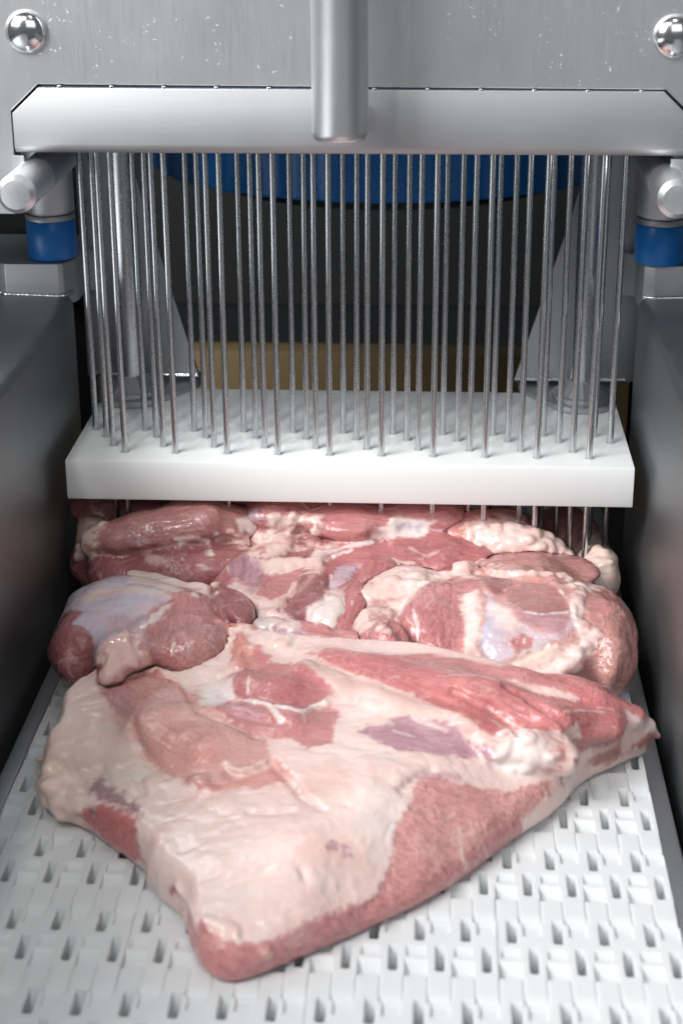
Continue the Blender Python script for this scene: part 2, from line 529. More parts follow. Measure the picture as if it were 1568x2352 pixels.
def module_mesh(nc, name):
    mm = 0.001
    cl = 0.09
    voids = []                                                   # x0, x1, y0, y1 inside a cell, millimetres
    voids.append((10.15 - cl, 20.3 + cl, -17.6, 5))
    voids.append((-20.3 + 10.15 - cl, cl, -17.6, 5))
    voids.append((-9, 10.15 + cl, -90, -57.55))
    voids.append((20.3 - cl, 40, -90, -57.55))
    slots = [(4.4, 8.8, -32.5, -20.6), (13.4, 17.4, -54.0, -41.2)]
    xs, ys = set(), set()
    for x in (0, 4.4, 8.8, 10.15, 13.4, 17.4, 20.3):
        for d in (-1.1, -0.5, -0.25, 0, 0.25, 0.5, 1.1):
            xs.add(round(x + d, 3))
    for x in (1, 2.4, 6.5, 11.6, 15.5, 19):
        xs.add(x)
    xs = sorted(x for x in xs if 0 <= x <= 20.3)
    xs = [x for i, x in enumerate(xs) if i == 0 or x - xs[i - 1] > 0.12]
    for y in (0, -16.0, -17.6, -32.5, -35.8, -54, -57.55):
        for d in (-1.1, -0.5, 0, 0.5, 1.1):
            ys.add(round(y + d, 3))
    for y in (-6, -12, -14, -18.5, -21, -23, -30.4, -31.1, -31.7, -32.1, -15.6, -16.6, -20.6, -35.8, -36.8, -41.2, -37.6, -52.4, -53.1, -53.6, -22, -25, -27.2, -27.6, -29, -34, -40, -43.6, -44.0, -46.5, -50, -55.5, -62, -66, -68, -70, -71.5, -72.8, -73.8, -74.4, -74.75, -75):
        ys.add(y)
    ys = sorted((y for y in ys if -75 <= y <= 0), reverse=True)
    ys = [y for i, y in enumerate(ys) if i == 0 or ys[i - 1] - y > 0.12]

    def inv(x, y):
        for a, b, c, d in voids:
            if a < x < b and c < y < d:
                return True
        for a, b, c, d in slots:
            if a < x < b and c < y < d:
                rc = min((b - a) / 2 - .2, 2.0)
                dx = max(a + rc - x, x - (b - rc), 0)
                dy = max(c + rc - y, y - (d - rc), 0)
                return dx * dx + dy * dy < rc * rc * 1.15
        return False

    def dist(x, y):
        m = 9
        for a, b, c, d in voids + slots:
            dx = max(a - x, x - b, 0)
            dy = max(c - y, y - d, 0)
            m = min(m, math.hypot(dx, dy))
        return min(m, -y + 0.0)

    def hz(x, y):
        r = 0.9
        d = dist(x, y)
        z = 0.0
        if d < r:
            z -= 0.45 * (1 - math.sqrt(max(0, 1 - (1 - d / r) ** 2)))
        xm = x % 20.3
        for xa, xb, ya in ((4.4, 8.8, -15.6), (13.4, 17.4, -35.8)):          # far wall of each slot is drawn out into a slope
            if xa < xm < xb and ya - 5.5 < y < ya:
                z = -10.0 * ((ya - y) / 5.2)
        if 11.4 < xm < 19.4 and -27.5 < y < -17.6:
            z -= 1.5 * min(1, 0.25 + (-17.6 - y) / 4)
        if 1.0 < xm < 9.2 and -43.9 < y < -36.6:
            z -= 1.7 * min(1, (-36.6 - y) / 3)
        if 0.2 < xm < 10 and y < -46.6:
            z -= 2.8 * min(1, (-46.6 - y) / 4)
        if y < -68:
            t = min(1.0, (-68 - y) / 7.0)
            z -= 3.4 * (1 - math.sqrt(1 - t * t))
        return z
    bm = bmesh.new()
    allx = [k * 20.3 + x for k in range(nc) for x in (xs if k == nc - 1 else xs[:-1])]
    allx[0] += 0.12
    allx[-1] -= 0.12
    grid = [[bm.verts.new((x * mm, y * mm, hz(min(max(x % 20.3 if i < len(allx) - 1 else 20.2, 0), 20.3), y) * mm)) for i, x in enumerate(allx)] for y in ys]
    for j in range(len(ys) - 1):
        for i in range(len(allx) - 1):
            cx = ((allx[i] + allx[i + 1]) / 2) % 20.3
            if inv(cx, (ys[j] + ys[j + 1]) / 2):
                continue
            bm.faces.new((grid[j][i], grid[j + 1][i], grid[j + 1][i + 1], grid[j][i + 1]))
    bmesh.ops.delete(bm, geom=[v for v in bm.verts if not v.link_faces], context='VERTS')
    be = [e for e in bm.edges if len(e.link_faces) == 1]
    ex = bmesh.ops.extrude_edge_only(bm, edges=be)
    for v in ex['geom']:
        if isinstance(v, bmesh.types.BMVert):
            v.co.z = -0.0125
    bmesh.ops.recalc_face_normals(bm, faces=bm.faces)
    me = bpy.data.meshes.new(name)
    bm.to_mesh(me)
    bm.free()
    me.polygons.foreach_set('use_smooth', [True] * len(me.polygons))
    me.set_sharp_from_angle(angle=math.radians(28))
    me.materials.append(MAT['belt'])
    return me


MM = {k: module_mesh(k, 'belt_module') for k in (4, 8)}
for k in range(-3, 11):
    y0 = -0.352 + PT * k
    lay = ((0, 4), (4, 8), (12, 4)) if k % 2 else ((0, 8), (8, 8))
    for c0, nc in lay:
        o = bpy.data.objects.new('belt_module', MM[nc])
        C.objects.link(o)
        o.parent = BELT
        o.location = (-0.1616 + c0 * SX + random.uniform(-1, 1) * 0.0001, y0 + 0.1, 0.014 + random.uniform(-1, 1) * 0.00012)

# ------------------------------------------------------------------ raw pork: solids grown from muscle and fat lobes
VOX = 1.0                                                        # millimetres


def hash3(i, j, k, s):
    h = (i * 73856093) ^ (j * 19349663) ^ (k * 83492791) ^ (s * 2654435761)
    h = (h ^ (h >> 13)) * 1274126177
    h = h & 0x7fffffff
    h = (h ^ (h >> 16)) & 0xffff
    return h / 65535.0


def vnoise(p, s=0):
    f = np.floor(p).astype(np.int64)
    t = p - f
    t = t * t * (3 - 2 * t)
    r = 0
    for a in (0, 1):
        for b in (0, 1):
            for c in (0, 1):
                wgt = (t[:, 0] if a else 1 - t[:, 0]) * (t[:, 1] if b else 1 - t[:, 1]) * (t[:, 2] if c else 1 - t[:, 2])
                r = r + wgt * hash3(f[:, 0] + a, f[:, 1] + b, f[:, 2] + c, s)
    return r


def fbm(p, o=3, s=0):
    r, a, tot = 0, 1.0, 0
    for i in range(o):
        r = r + a * (vnoise(p * 2 ** i, s + i) - 0.5)
        tot += a
        a *= 0.5
    return r / tot * 2                                           # about -1..1


def M(u, v, z):
    """millimetre position of the photo point (u, v) lying z mm above the belt"""
    return atz(u, v, z * 0.001) * 1000


COL = dict(fat=(.83, .655, .60), fatp=(.79, .555, .50), fatw=(.85, .75, .71), faty=(.75, .62, .52), lean=(.49, .175, .178), rose=(.57, .235, .23), bright=(.58, .19, .187),
           salmon=(.66, .28, .235), dark=(.32, .115, .12), brown=(.46, .22, .205), flank=(.49, .24, .208), pink=(.65, .36, .32), corner=(.68, .335, .31), silv=(.55, .51, .60),
           purp=(.47, .265, .315), grey=(.62, .61, .59), vein_hole=(.28, .14, .175))
FATV = dict(fat=1, fatp=.85, fatw=1, faty=1, lean=0, rose=0, bright=0, salmon=.3, dark=0, brown=0, flank=.1, pink=.3, corner=.05, silv=.75, purp=.2, grey=.9, vein_hole=.3)
FR = dict(a=(106.2, 1143.3, .3333), b=(506.3, 1143.3, .3333), c=(865.7, 1143.3, .3854), d=(81.7, 1290.3, .3542), e=(457.3, 1421, .3333),
          f=(947.3, 1453.7, .3854), g=(81.7, 1715, .3542), h=(571.7, 1747.7, .3646))


def q(fr, *pts):
    """points read off an enlargement of the photograph -> photo points"""
    x0, y0, k = FR[fr]
    return [(x0 + x * k, y0 + y * k) for x, y in pts]


class Ell:
    def __init__(s, u, v, z, rx, ry, rz, col='lean', yaw=0, pitch=0, k=4):
        s.c = M(u, v, z)
        s.r = np.array([rx, ry, rz], float)
        s.R = np.array((Matrix.Rotation(math.radians(yaw), 3, 'Z') @ Matrix.Rotation(math.radians(pitch), 3, 'X')).transposed())
        s.col, s.k = col, k
        m = max(rx, ry, rz)
        s.lo, s.hi = s.c - m, s.c + m

    def local(s, p):
        return (p - s.c) @ s.R.T

    def sdf(s, p):
        q = s.local(p)
        k0 = np.sqrt(((q / s.r) ** 2).sum(-1)) + 1e-9
        k1 = np.sqrt(((q / s.r ** 2) ** 2).sum(-1)) + 1e-9
        return k0 * (k0 - 1) / k1

    def fib(s, p):
        q = s.local(p)
        ax = int(np.argmax(s.r))
        sc = np.full(3, .62)
        sc[ax] = .07
        return q * sc + s.c * .11


class Chain:
    def __init__(s, pts, rad, col='lean', sq=0.75, k=4):
        s.p = np.array([M(*q) for q in pts])
        s.r = np.array(rad, float)
        s.sq, s.col, s.k = sq, col, k
        s.lo, s.hi = s.p.min(0) - s.r.max(), s.p.max(0) + s.r.max()

    def _near(s, p):
        best = None
        acc = 0
        for a, b, ra, rb in zip(s.p, s.p[1:], s.r, s.r[1:]):
            A, B = a * [1, 1, 1 / s.sq], b * [1, 1, 1 / s.sq]
            q = p * [1, 1, 1 / s.sq]
            ab = B - A
            L = np.linalg.norm(ab)
            t = np.clip(((q - A) @ ab) / L ** 2, 0, 1)
            rel = q - (A + t[:, None] * ab)
            d = (np.linalg.norm(rel, axis=-1) - (ra + (rb - ra) * t)) * (s.sq if s.sq < 1 else 1)
            al = acc + t * L
            acc += L
            if best is None:
                best = [d, al, rel]
            else:
                m = d < best[0]
                best[0] = np.where(m, d, best[0])
                best[1] = np.where(m, al, best[1])
                best[2] = np.where(m[:, None], rel, best[2])
        return best

    def sdf(s, p):
        return s._near(p)[0]

    def fib(s, p):
        d, al, rel = s._near(p)
        q = rel * .62
        q[:, 0] += al * .07
        return q + s.p[0] * .11


class Blob(Ell):
    def __init__(s, c, r, col, k=2):
        s.c, s.r, s.col, s.k = np.array(c), np.array(r, float), col, k
        s.R = np.array(Matrix.Rotation(random.uniform(0, 6.3), 3, 'Z') @ Matrix.Rotation(random.uniform(-.6, .6), 3, 'X'))
        s.lo, s.hi = s.c - max(r), s.c + max(r)


class Rope(Chain):
    def __init__(s, P, rad, col, k=2, sq=1.0):
        s.p = np.array(P)
        s.r = np.array(rad, float)
        s.sq, s.col, s.k = sq, col, k
        s.lo, s.hi = s.p.min(0) - s.r.max(), s.p.max(0) + s.r.max()


def dense(pts, step=9.0):
    out = []
    for (ax, ay), (bx, by) in zip(pts, pts[1:]):
        n_ = max(1, int(math.hypot(bx - ax, by - ay) / step))
        out += [(ax + (bx - ax) * i / n_, ay + (by - ay) * i / n_) for i in range(n_)]
    return out + [pts[-1]]


def polydist(pts, x, y):
    """signed distance (negative inside) of points to a 2-D polygon"""
    d = np.full(x.shape, 1e9)
    ins = np.zeros(x.shape, bool)
    n = len(pts)
    for i in range(n):
        ax, ay = pts[i]
        bx, by = pts[(i + 1) % n]
        ex, ey = bx - ax, by - ay
        wx, wy = x - ax, y - ay
        t = np.clip((wx * ex + wy * ey) / (ex * ex + ey * ey + 1e-12), 0, 1)
        d = np.minimum(d, (wx - ex * t) ** 2 + (wy - ey * t) ** 2)
        c = ((ay <= y) & (by > y)) | ((by <= y) & (ay > y))
        ins ^= c & (wx < (y - ay) * ex / (ey if abs(ey) > 1e-9 else 1e-9))
    return np.where(ins, -1, 1) * np.sqrt(d)


class Slab:
    """flat cut lying on the belt: outline plus a thickness that follows control points"""

    def __init__(s, outline, ctrl, col='fat', wid=11, k=5):
        s.pts = [tuple(M(*q)[:2]) for q in outline]
        # round the outline off a little
        P = np.array(s.pts)
        for _ in range(1):
            P = np.stack([P * .75 + np.roll(P, -1, 0) * .25, P * .25 + np.roll(P, -1, 0) * .75], 1).reshape(-1, 2)
        s.pts = [tuple(q) for q in P]
        c = np.array([M(*q) for q in ctrl])
        s.cx = c[:, :2]
        s.wid, s.col, s.k = wid, col, k
        n = len(c)
        r = np.linalg.norm(s.cx[:, None] - s.cx[None], axis=-1)
        K = np.zeros((n + 3, n + 3))
        r = r / 100
        K[:n, :n] = r ** 2 * np.log(r + 1e-6) + np.eye(n) * .035
        K[:n, n] = K[n, :n] = 1
        K[:n, n + 1:] = s.cx
        K[n + 1:, :n] = s.cx.T
        s.w = np.linalg.solve(K, np.r_[c[:, 2], 0, 0, 0])
        s.lo = np.r_[P.min(0) - 3, 0]
        s.hi = np.r_[P.max(0) + 3, c[:, 2].max() + 6]
        s.cache = {}

    def tops(s, x, y):
        d2 = polydist(s.pts, x, y)
        r = np.sqrt((x[..., None] - s.cx[:, 0]) ** 2 + (y[..., None] - s.cx[:, 1]) ** 2)
        n = len(s.cx)
        r = r / 100
        top = (r ** 2 * np.log(r + 1e-6)) @ s.w[:n] + s.w[n] + x * s.w[n + 1] + y * s.w[n + 2]
        e = np.clip(1 + d2 / s.wid, 0, 1)                         # 1 at the rim, 0 inside
        prof = np.sqrt(np.clip(1 - e ** 2.2, 0, 1))
        return d2, np.clip(top, 6, 60), prof

    def comb(s, z, d2, top, prof):
        zt = 6 + (top - 6) * prof
        zb = 6 * (1 - np.sqrt(np.clip(1 - np.clip(1 + d2 / 6, 0, 1) ** 2, 0, 1)))
        f = np.maximum((z - zt) * .8, zb - z)
        return np.maximum(f, d2)

    def sdf(s, p):
        d2, top, prof = s.tops(p[:, 0], p[:, 1])
        return s.comb(p[:, 2], d2, top, prof)

    def grid(s, X, Y, Z):
        d2, top, prof = s.tops(*np.meshgrid(X, Y, indexing='ij'))
        return s.comb(Z[None, None, :], d2[..., None], top[..., None], prof[..., None])

    def fib(s, p):
        return p * [.10, .45, .45]


def smin(a, b, k):
    h = np.clip(.5 + .5 * (b - a) / k, 0, 1)
    return b + (a - b) * h - k * h * (1 - h)


PIECES = []                                                      # fields already grown, so that neighbours press against them


def warpgrid(X, Y, Z):
    st = 5.0
    ax = [np.arange(math.floor(a[0] / st) * st, a[-1] + 2 * st, st) for a in (X, Y, Z)]
    g = np.stack(np.meshgrid(*ax, indexing='ij'), -1).reshape(-1, 3)
    out = []
    for s in range(3):
        n_ = (fbm(g * .030, 2, 201 + 7 * s) * 4.2 + fbm(g * .085, 1, 301 + 7 * s) * 1.6).reshape([len(a) for a in ax]).astype(np.float32)
        for d, (co, fine) in enumerate(zip(ax, (X, Y, Z))):
            t = (fine - co[0]) / st
            i = np.clip(t.astype(int), 0, len(co) - 2)
            w_ = (t - i).astype(np.float32)
            sh = [1, 1, 1]
            sh[d] = -1
            w_ = w_.reshape(sh)
            n_ = np.take(n_, i, d) * (1 - w_) + np.take(n_, i + 1, d) * w_
        out.append(n_)
    return np.stack(out, -1)


def field(lobes, X, Y, Z, W=None):
    if W is None:
        W = warpgrid(X, Y, Z)
    F = np.full((len(X), len(Y), len(Z)), 60., np.float32)
    for lb in lobes:
        pad = 14
        a = [max(0, int(np.searchsorted(ax, l - pad)) - 1) for ax, l in zip((X, Y, Z), lb.lo)]
        b = [min(len(ax), int(np.searchsorted(ax, h + pad)) + 1) for ax, h in zip((X, Y, Z), lb.hi)]
        if any(i >= j for i, j in zip(a, b)):
            continue
        xs, ys, zs = X[a[0]:b[0]], Y[a[1]:b[1]], Z[a[2]:b[2]]
        if isinstance(lb, Slab):
            d = lb.grid(xs, ys, zs)
        else:
            g3 = np.stack(np.meshgrid(xs, ys, zs, indexing='ij'), -1)
            if not isinstance(lb, (Blob, Rope)):
                g3 = g3 + W[a[0]:b[0], a[1]:b[1], a[2]:b[2]]
            g3 = g3.reshape(-1, 3)
            d = lb.sdf(g3).reshape(len(xs), len(ys), len(zs))
        v = F[a[0]:b[0], a[1]:b[1], a[2]:b[2]]
        v[...] = np.where(d < 30, smin(v, d.astype(np.float32), lb.k), np.minimum(v, d))
    return F


def nets(F, X, Y, Z):
    """naive surface nets"""
    nx, ny, nz = F.shape
    s = F < 0
    corners = [(a, b, c) for a in (0, 1) for b in (0, 1) for c in (0, 1)]
    cnt = sum(s[a:nx - 1 + a, b:ny - 1 + b, c:nz - 1 + c].astype(np.int8) for a, b, c in corners)
    act = (cnt > 0) & (cnt < 8)
    idx = np.argwhere(act)
    num = np.full(act.shape, -1, np.int64)
    num[act] = np.arange(len(idx))
    acc = np.zeros((len(idx), 3))
    wt = np.zeros(len(idx))
    I, J, K = idx.T
    for ai in range(8):
        for bi in range(ai + 1, 8):
            A, B = corners[ai], corners[bi]
            if sum(abs(m - n_) for m, n_ in zip(A, B)) != 1:
                continue
            fa = F[I + A[0], J + A[1], K + A[2]]
            fb = F[I + B[0], J + B[1], K + B[2]]
            m = (fa < 0) != (fb < 0)
            t = np.where(m, fa / np.where(m, fa - fb, 1), 0)
            pos = np.array(A)[None] + t[:, None] * (np.array(B) - np.array(A))[None]
            acc += np.where(m[:, None], pos, 0)
            wt += m
    V = idx + acc / wt[:, None]
    V = np.stack([np.interp(V[:, 0], np.arange(nx), X), np.interp(V[:, 1], np.arange(ny), Y), np.interp(V[:, 2], np.arange(nz), Z)], -1)
    quads = []
    for ax in range(3):
        sl = [slice(1, -1)] * 3
        sl0 = [slice(1, n_ - 1) for n_ in F.shape]
        a_ = tuple(sl0)
        sh = list(sl0)
        sh[ax] = slice(2, F.shape[ax])
        e = s[a_] != s[tuple(sh)]
        fl = s[a_][e]
        P = np.argwhere(e) + 1
        o1, o2 = [(1, 2), (2, 0), (0, 1)][ax]
        d1 = np.zeros(3, int)
        d1[o1] = 1
        d2 = np.zeros(3, int)
        d2[o2] = 1
        q = [num[tuple((P - x).T)] for x in (0 * d1, d1, d1 + d2, d2)]
        Q = np.stack(q, -1)
        Q = np.where(fl[:, None], Q, Q[:, ::-1])
        quads.append(Q)
    return V, np.concatenate(quads)


def march(F, X, Y, Z, u, v):
    d = ray(u, v)
    d = d / np.linalg.norm(d)
    o = CP * 1000
    t = np.arange(450, 1500, .6)
    p = o + t[:, None] * d
    ii = [np.round((p[:, i] - ax[0]) / VOX).astype(int) for i, ax in enumerate((X, Y, Z))]
    ok = np.all([(i >= 0) & (i < len(ax)) for i, ax in zip(ii, (X, Y, Z))], 0)
    if not ok.any():
        return M(u, v, 6)
    pp = p[ok]
    f = F[ii[0][ok], ii[1][ok], ii[2][ok]]
    if not (f < 0.2).any():
        n = np.argmin(f)
        return pp[n] if pp[n][2] > 12 else M(u, v, 5)
    return pp[np.argmax(f < 0.2)]


def piece(name, label, lobes, patches=(), ropes=(), fringe=(), crease=(), lines=(), seam=.9, seamcol='fat', lump=1.0, carve=0.2, floor=0.4):
    lo = np.min([l.lo for l in lobes], 0) - 12
    hi = np.max([l.hi for l in lobes], 0) + 12
    lo[2] = max(lo[2], -2.6)
    X, Y, Z = [np.arange(l, h + VOX, VOX) for l, h in zip(lo, hi)]
    W = warpgrid(X, Y, Z)
    F = field(lobes, X, Y, Z, W)
    # strands and crumbs of fat laid on the surface, then the creases between muscles
    extra = []
    for pts, r0, r1, col in ropes:
        P3 = [march(F, X, Y, Z, *p_) + [0, 0, -.25 * r0] for p_ in dense(pts)]
        rr = np.interp(np.arange(len(P3)), [0, max(1, len(P3) - 1)], [r0, r1]) * rng.uniform(.75, 1.3, len(P3))
        extra.append(Rope(P3, rr, col, 2.0))
    for pts, n_, r0, r1, col in fringe:
        dp = dense(pts, 3)
        for _ in range(n_):
            u_, v_ = dp[int(rng.integers(len(dp)))]
            p_ = march(F, X, Y, Z, u_ + rng.normal() * 9, v_ + rng.normal() * 8) - [0, 0, r0 * .35]
            r_ = rng.uniform(r0, r1)
            extra.append(Blob(p_, [r_ * rng.uniform(.8, 1.7), r_, r_ * rng.uniform(.5, .9)], col, 3.2))
    cr = []
    for pts, r_ in crease:
        r_ *= 1.25
        cr.append(Rope([march(F, X, Y, Z, *p_) for p_ in dense(pts)], [r_] * len(dense(pts)), 'dark'))
    for lb in extra + cr:
        a = [max(0, int(np.searchsorted(ax, l - 6)) - 1) for ax, l in zip((X, Y, Z), lb.lo)]
        b = [min(len(ax), int(np.searchsorted(ax, h + 6)) + 1) for ax, h in zip((X, Y, Z), lb.hi)]
        if any(i >= j for i, j in zip(a, b)):
            continue
        g3 = np.stack(np.meshgrid(X[a[0]:b[0]], Y[a[1]:b[1]], Z[a[2]:b[2]], indexing='ij'), -1)
        d = lb.sdf(g3.reshape(-1, 3)).reshape(g3.shape[:3]).astype(np.float32)
        v = F[a[0]:b[0], a[1]:b[1], a[2]:b[2]]
        v[...] = -smin(-v, d, 3.0) if lb in cr else smin(v, d, lb.k)
    # keep off the belt and the side walls, and press against pieces already there
    F = np.maximum(F, (floor - Z)[None, None, :])
    F = np.maximum(F, (np.abs(X) - 178.5)[:, None, None])
    for other in PIECES:
        if np.all(other['lo'] < hi) and np.all(other['hi'] > lo):
            F = np.maximum(F, -field(other['lobes'], X, Y, Z, W) + carve)
    F[0], F[-1], F[:, 0], F[:, -1], F[:, :, 0], F[:, :, -1] = 5, 5, 5, 5, 5, 5
    V, Q = nets(F, X, Y, Z)
    nv = len(V)
    # relax the voxel steps
    for _ in range(2):
        A = np.zeros((nv, 3))
        n_ = np.zeros(nv)
        for a, b in ((0, 1), (1, 2), (2, 3), (3, 0)):
            np.add.at(A, Q[:, a], V[Q[:, b]])
            np.add.at(A, Q[:, b], V[Q[:, a]])
            np.add.at(n_, Q[:, a], 1)
            np.add.at(n_, Q[:, b], 1)
        V = V * .45 + A / n_[:, None] * .55
    # nearest lobe -> tissue; borders wander with noise
    J = np.stack([fbm(V * .07, 3, 11), fbm(V * .07, 3, 23), fbm(V * .07, 3, 37)], -1) * 3.2
    PJ = V + J
    D = np.stack([l.sdf(PJ) + (0 if not isinstance(l, Slab) else 1.2) for l in lobes], -1)
    near = np.argmin(D, 1)
    Ds = np.sort(D, 1)
    gap = Ds[:, 1] - Ds[:, 0] if D.shape[1] > 1 else np.full(nv, 9.)
    wts = np.exp(-(D - Ds[:, :1]) / 0.7)
    wts /= wts.sum(1, keepdims=True)
    cols = np.array([COL[l.col] for l in lobes])
    fats = np.array([FATV[l.col] for l in lobes])
    c = wts @ cols
    fat = wts @ fats
    sm = np.clip(1 - gap / seam, 0, 1) * np.clip(.6 + fbm(V * .09, 2, 5), 0, 1)
    c = c * (1 - sm[:, None]) + np.array(COL[seamcol]) * sm[:, None]
    fat = fat * (1 - sm) + sm
    fib = np.zeros((nv, 3))
    for i, l in enumerate(lobes):
        m = near == i
        if m.any():
            fib[m] = l.fib(V[m])
    rel = np.zeros(nv)
    jn = fbm(V * .16, 3, 51)
    jn2 = fbm(V * .5, 2, 77)
    jn3 = fbm(fib * 1.3, 2, 171)
    for pt in patches:
        poly, pc = pt[0], pt[1]
        soft = pt[2] if len(pt) > 2 else 1.2
        rag = pt[3] if len(pt) > 3 else 2.0
        rl = pt[4] if len(pt) > 4 else 0.0
        if len(poly[0]) == 3:                                     # seen from above: cut faces along a rim
            P3 = np.array([M(*q) for q in poly])
            ce = P3.mean(0)
            vt = np.eye(3)
        else:
            P3 = np.array([march(F, X, Y, Z, *q) for q in poly])
            ce = P3.mean(0)
            _, _, vt = np.linalg.svd(P3 - ce)
        q2 = (P3 - ce) @ vt[:2].T
        loc = (V - ce) @ vt.T
        dd = polydist([tuple(q) for q in q2], loc[:, 0], loc[:, 1]) + jn * rag + jn2 * (.5 + rag * .45) + jn3 * 1.3
        a = np.clip(.5 - dd / (2.3 * soft), 0, 1)
        lim = 16 + np.abs((P3 - ce) @ vt[2]).max()
        a = a * (np.abs(loc[:, 2]) < lim)
        a = a * a * (3 - 2 * a)
        cc = np.array(COL[pc])
        op = pt[5] if len(pt) > 5 else 1.0
        a = a * op
        if FATV[pc] < .5 and pc != 'vein_hole':                         # fat next to lean is stained pink
            hal = np.clip(.5 - (dd - 4) / 11, 0, 1) * .45 * op * (fat > .6) * (np.abs(loc[:, 2]) < lim)
            c = c * (1 - hal[:, None]) + np.array(COL['fatp']) * hal[:, None]
        c = c * (1 - a[:, None]) + cc * a[:, None]
        fat = fat * (1 - a) + FATV[pc] * a
        rel = rel * (1 - a * .5) + rl * a
    for lb in extra:
        m = np.all((V > lb.lo - 3) & (V < lb.hi + 3), 1)
        if m.any():
            d = lb.sdf(V[m])
            a = np.clip(1 - d / 1.3, 0, 1)
            a = a * a * (3 - 2 * a)
            c[m] = c[m] * (1 - a[:, None]) + np.array(COL[lb.col]) * a[:, None]
            fat[m] = fat[m] * (1 - a) + FATV[lb.col] * a
    for pts, col, wd, op in lines:
        dp = dense(pts, 6)
        lb = Rope([march(F, X, Y, Z, *p_) for p_ in dp], [0.01] * len(dp), col)
        m = np.all((V > lb.lo - 6) & (V < lb.hi + 6), 1)
        if m.any():
            d = lb.sdf(V[m]) - jn[m] * 1.2
            a = np.clip(1.4 - d / wd, 0, 1) * op * np.clip(.9 + jn2[m] * .8, 0, 1)
            c[m] = c[m] * (1 - a[:, None]) + np.array(COL[col]) * a[:, None]
            fat[m] = fat[m] * (1 - a) + FATV[col] * a
            rel[m] += a * .35
    # relief: lumpy fat, finely ridged lean
    e1 = V[Q[:, 2]] - V[Q[:, 0]]
    e2 = V[Q[:, 3]] - V[Q[:, 1]]
    fn = np.cross(e1, e2)
    N = np.zeros((nv, 3))
    for k in range(4):
        np.add.at(N, Q[:, k], fn)
    N /= np.linalg.norm(N, axis=1, keepdims=True) + 1e-9
    lumps = (fbm(V * .07, 3, 91) * 1.5 + (np.abs(fbm(V * .2, 2, 95)) - .25) * 1.1) * np.clip(.75 + fbm(V * .018, 2, 145) * .9, .25, 1.4)
    ridg = fbm(fib * 1.0, 2, 61) * .55
    mid = fbm(V * .045, 2, 33) * 1.3
    wv = V + J * 1.6
    wr = 1 - np.abs(fbm(wv * np.array([.045, .075, .075]), 2, 131)) * 2.4      # soft wrinkles
    fold = np.where(wr > .6, (wr - .6) * -2.0, 0) * np.clip(.5 + fbm(V * .02, 2, 141) * 1.4, 0, 1)
    disp = lump * ((lumps + fold * .9) * fat + ridg * (1 - fat)) * .8 + mid + rel
    ok = np.clip((V[:, 2] - 1) / 4, 0, 1)
    V = V + N * (disp * ok)[:, None]
    V[:, 2] = np.maximum(V[:, 2], floor)
    base = V.mean(0)
    base[2] = 0
    me = bpy.data.meshes.new(name)
    Vm = ((V - base) * .001).astype(np.float32)
    me.vertices.add(nv)
    me.vertices.foreach_set('co', Vm.ravel())
    me.loops.add(Q.size)
    me.loops.foreach_set('vertex_index', Q.ravel().astype(np.int32))
    me.polygons.add(len(Q))
    me.polygons.foreach_set('loop_start', np.arange(0, Q.size, 4, dtype=np.int32))
    me.polygons.foreach_set('loop_total', np.full(len(Q), 4, np.int32))
    me.update(calc_edges=True)
    me.validate()
    me.polygons.foreach_set('use_smooth', np.ones(len(me.polygons), bool))
    # slow tonal drift inside each tissue
    dr = fbm(V * .028, 3, 19)[:, None]
    pure = np.clip((fat - .8) / .15, 0, 1)
    st = np.clip(fbm(V * .035, 3, 181) * 1.6 - .1, 0, .7) * pure
    c = c * (1 - st[:, None]) + np.array(COL['fatp']) * st[:, None]
    st = np.clip(fbm(V * .03, 3, 191) * 1.5 - .3, 0, .5) * pure
    c = c * (1 - st[:, None]) + np.array([.70, .64, .63]) * st[:, None]
    c = np.clip(c * (1 + .16 * dr * np.array([.6, 1.2, 1.2])), 0, .95)
    at_ = me.attributes.new('tissue', 'FLOAT_COLOR', 'POINT')
    at_.data.foreach_set('color', np.c_[c, np.ones(nv)].astype(np.float32).ravel())
    at_ = me.attributes.new('fat', 'FLOAT', 'POINT')
    at_.data.foreach_set('value', fat.astype(np.float32))
    at_ = me.attributes.new('fibre', 'FLOAT_VECTOR', 'POINT')
    at_.data.foreach_set('vector', fib.astype(np.float32).ravel())
    o = link(name, me, MAT['meat'])
    o.location = base * .001
    tag(o, label, 'meat', 'raw pork cuts on the belt')
    PIECES.append(dict(lobes=lobes, lo=lo, hi=hi))
    return o


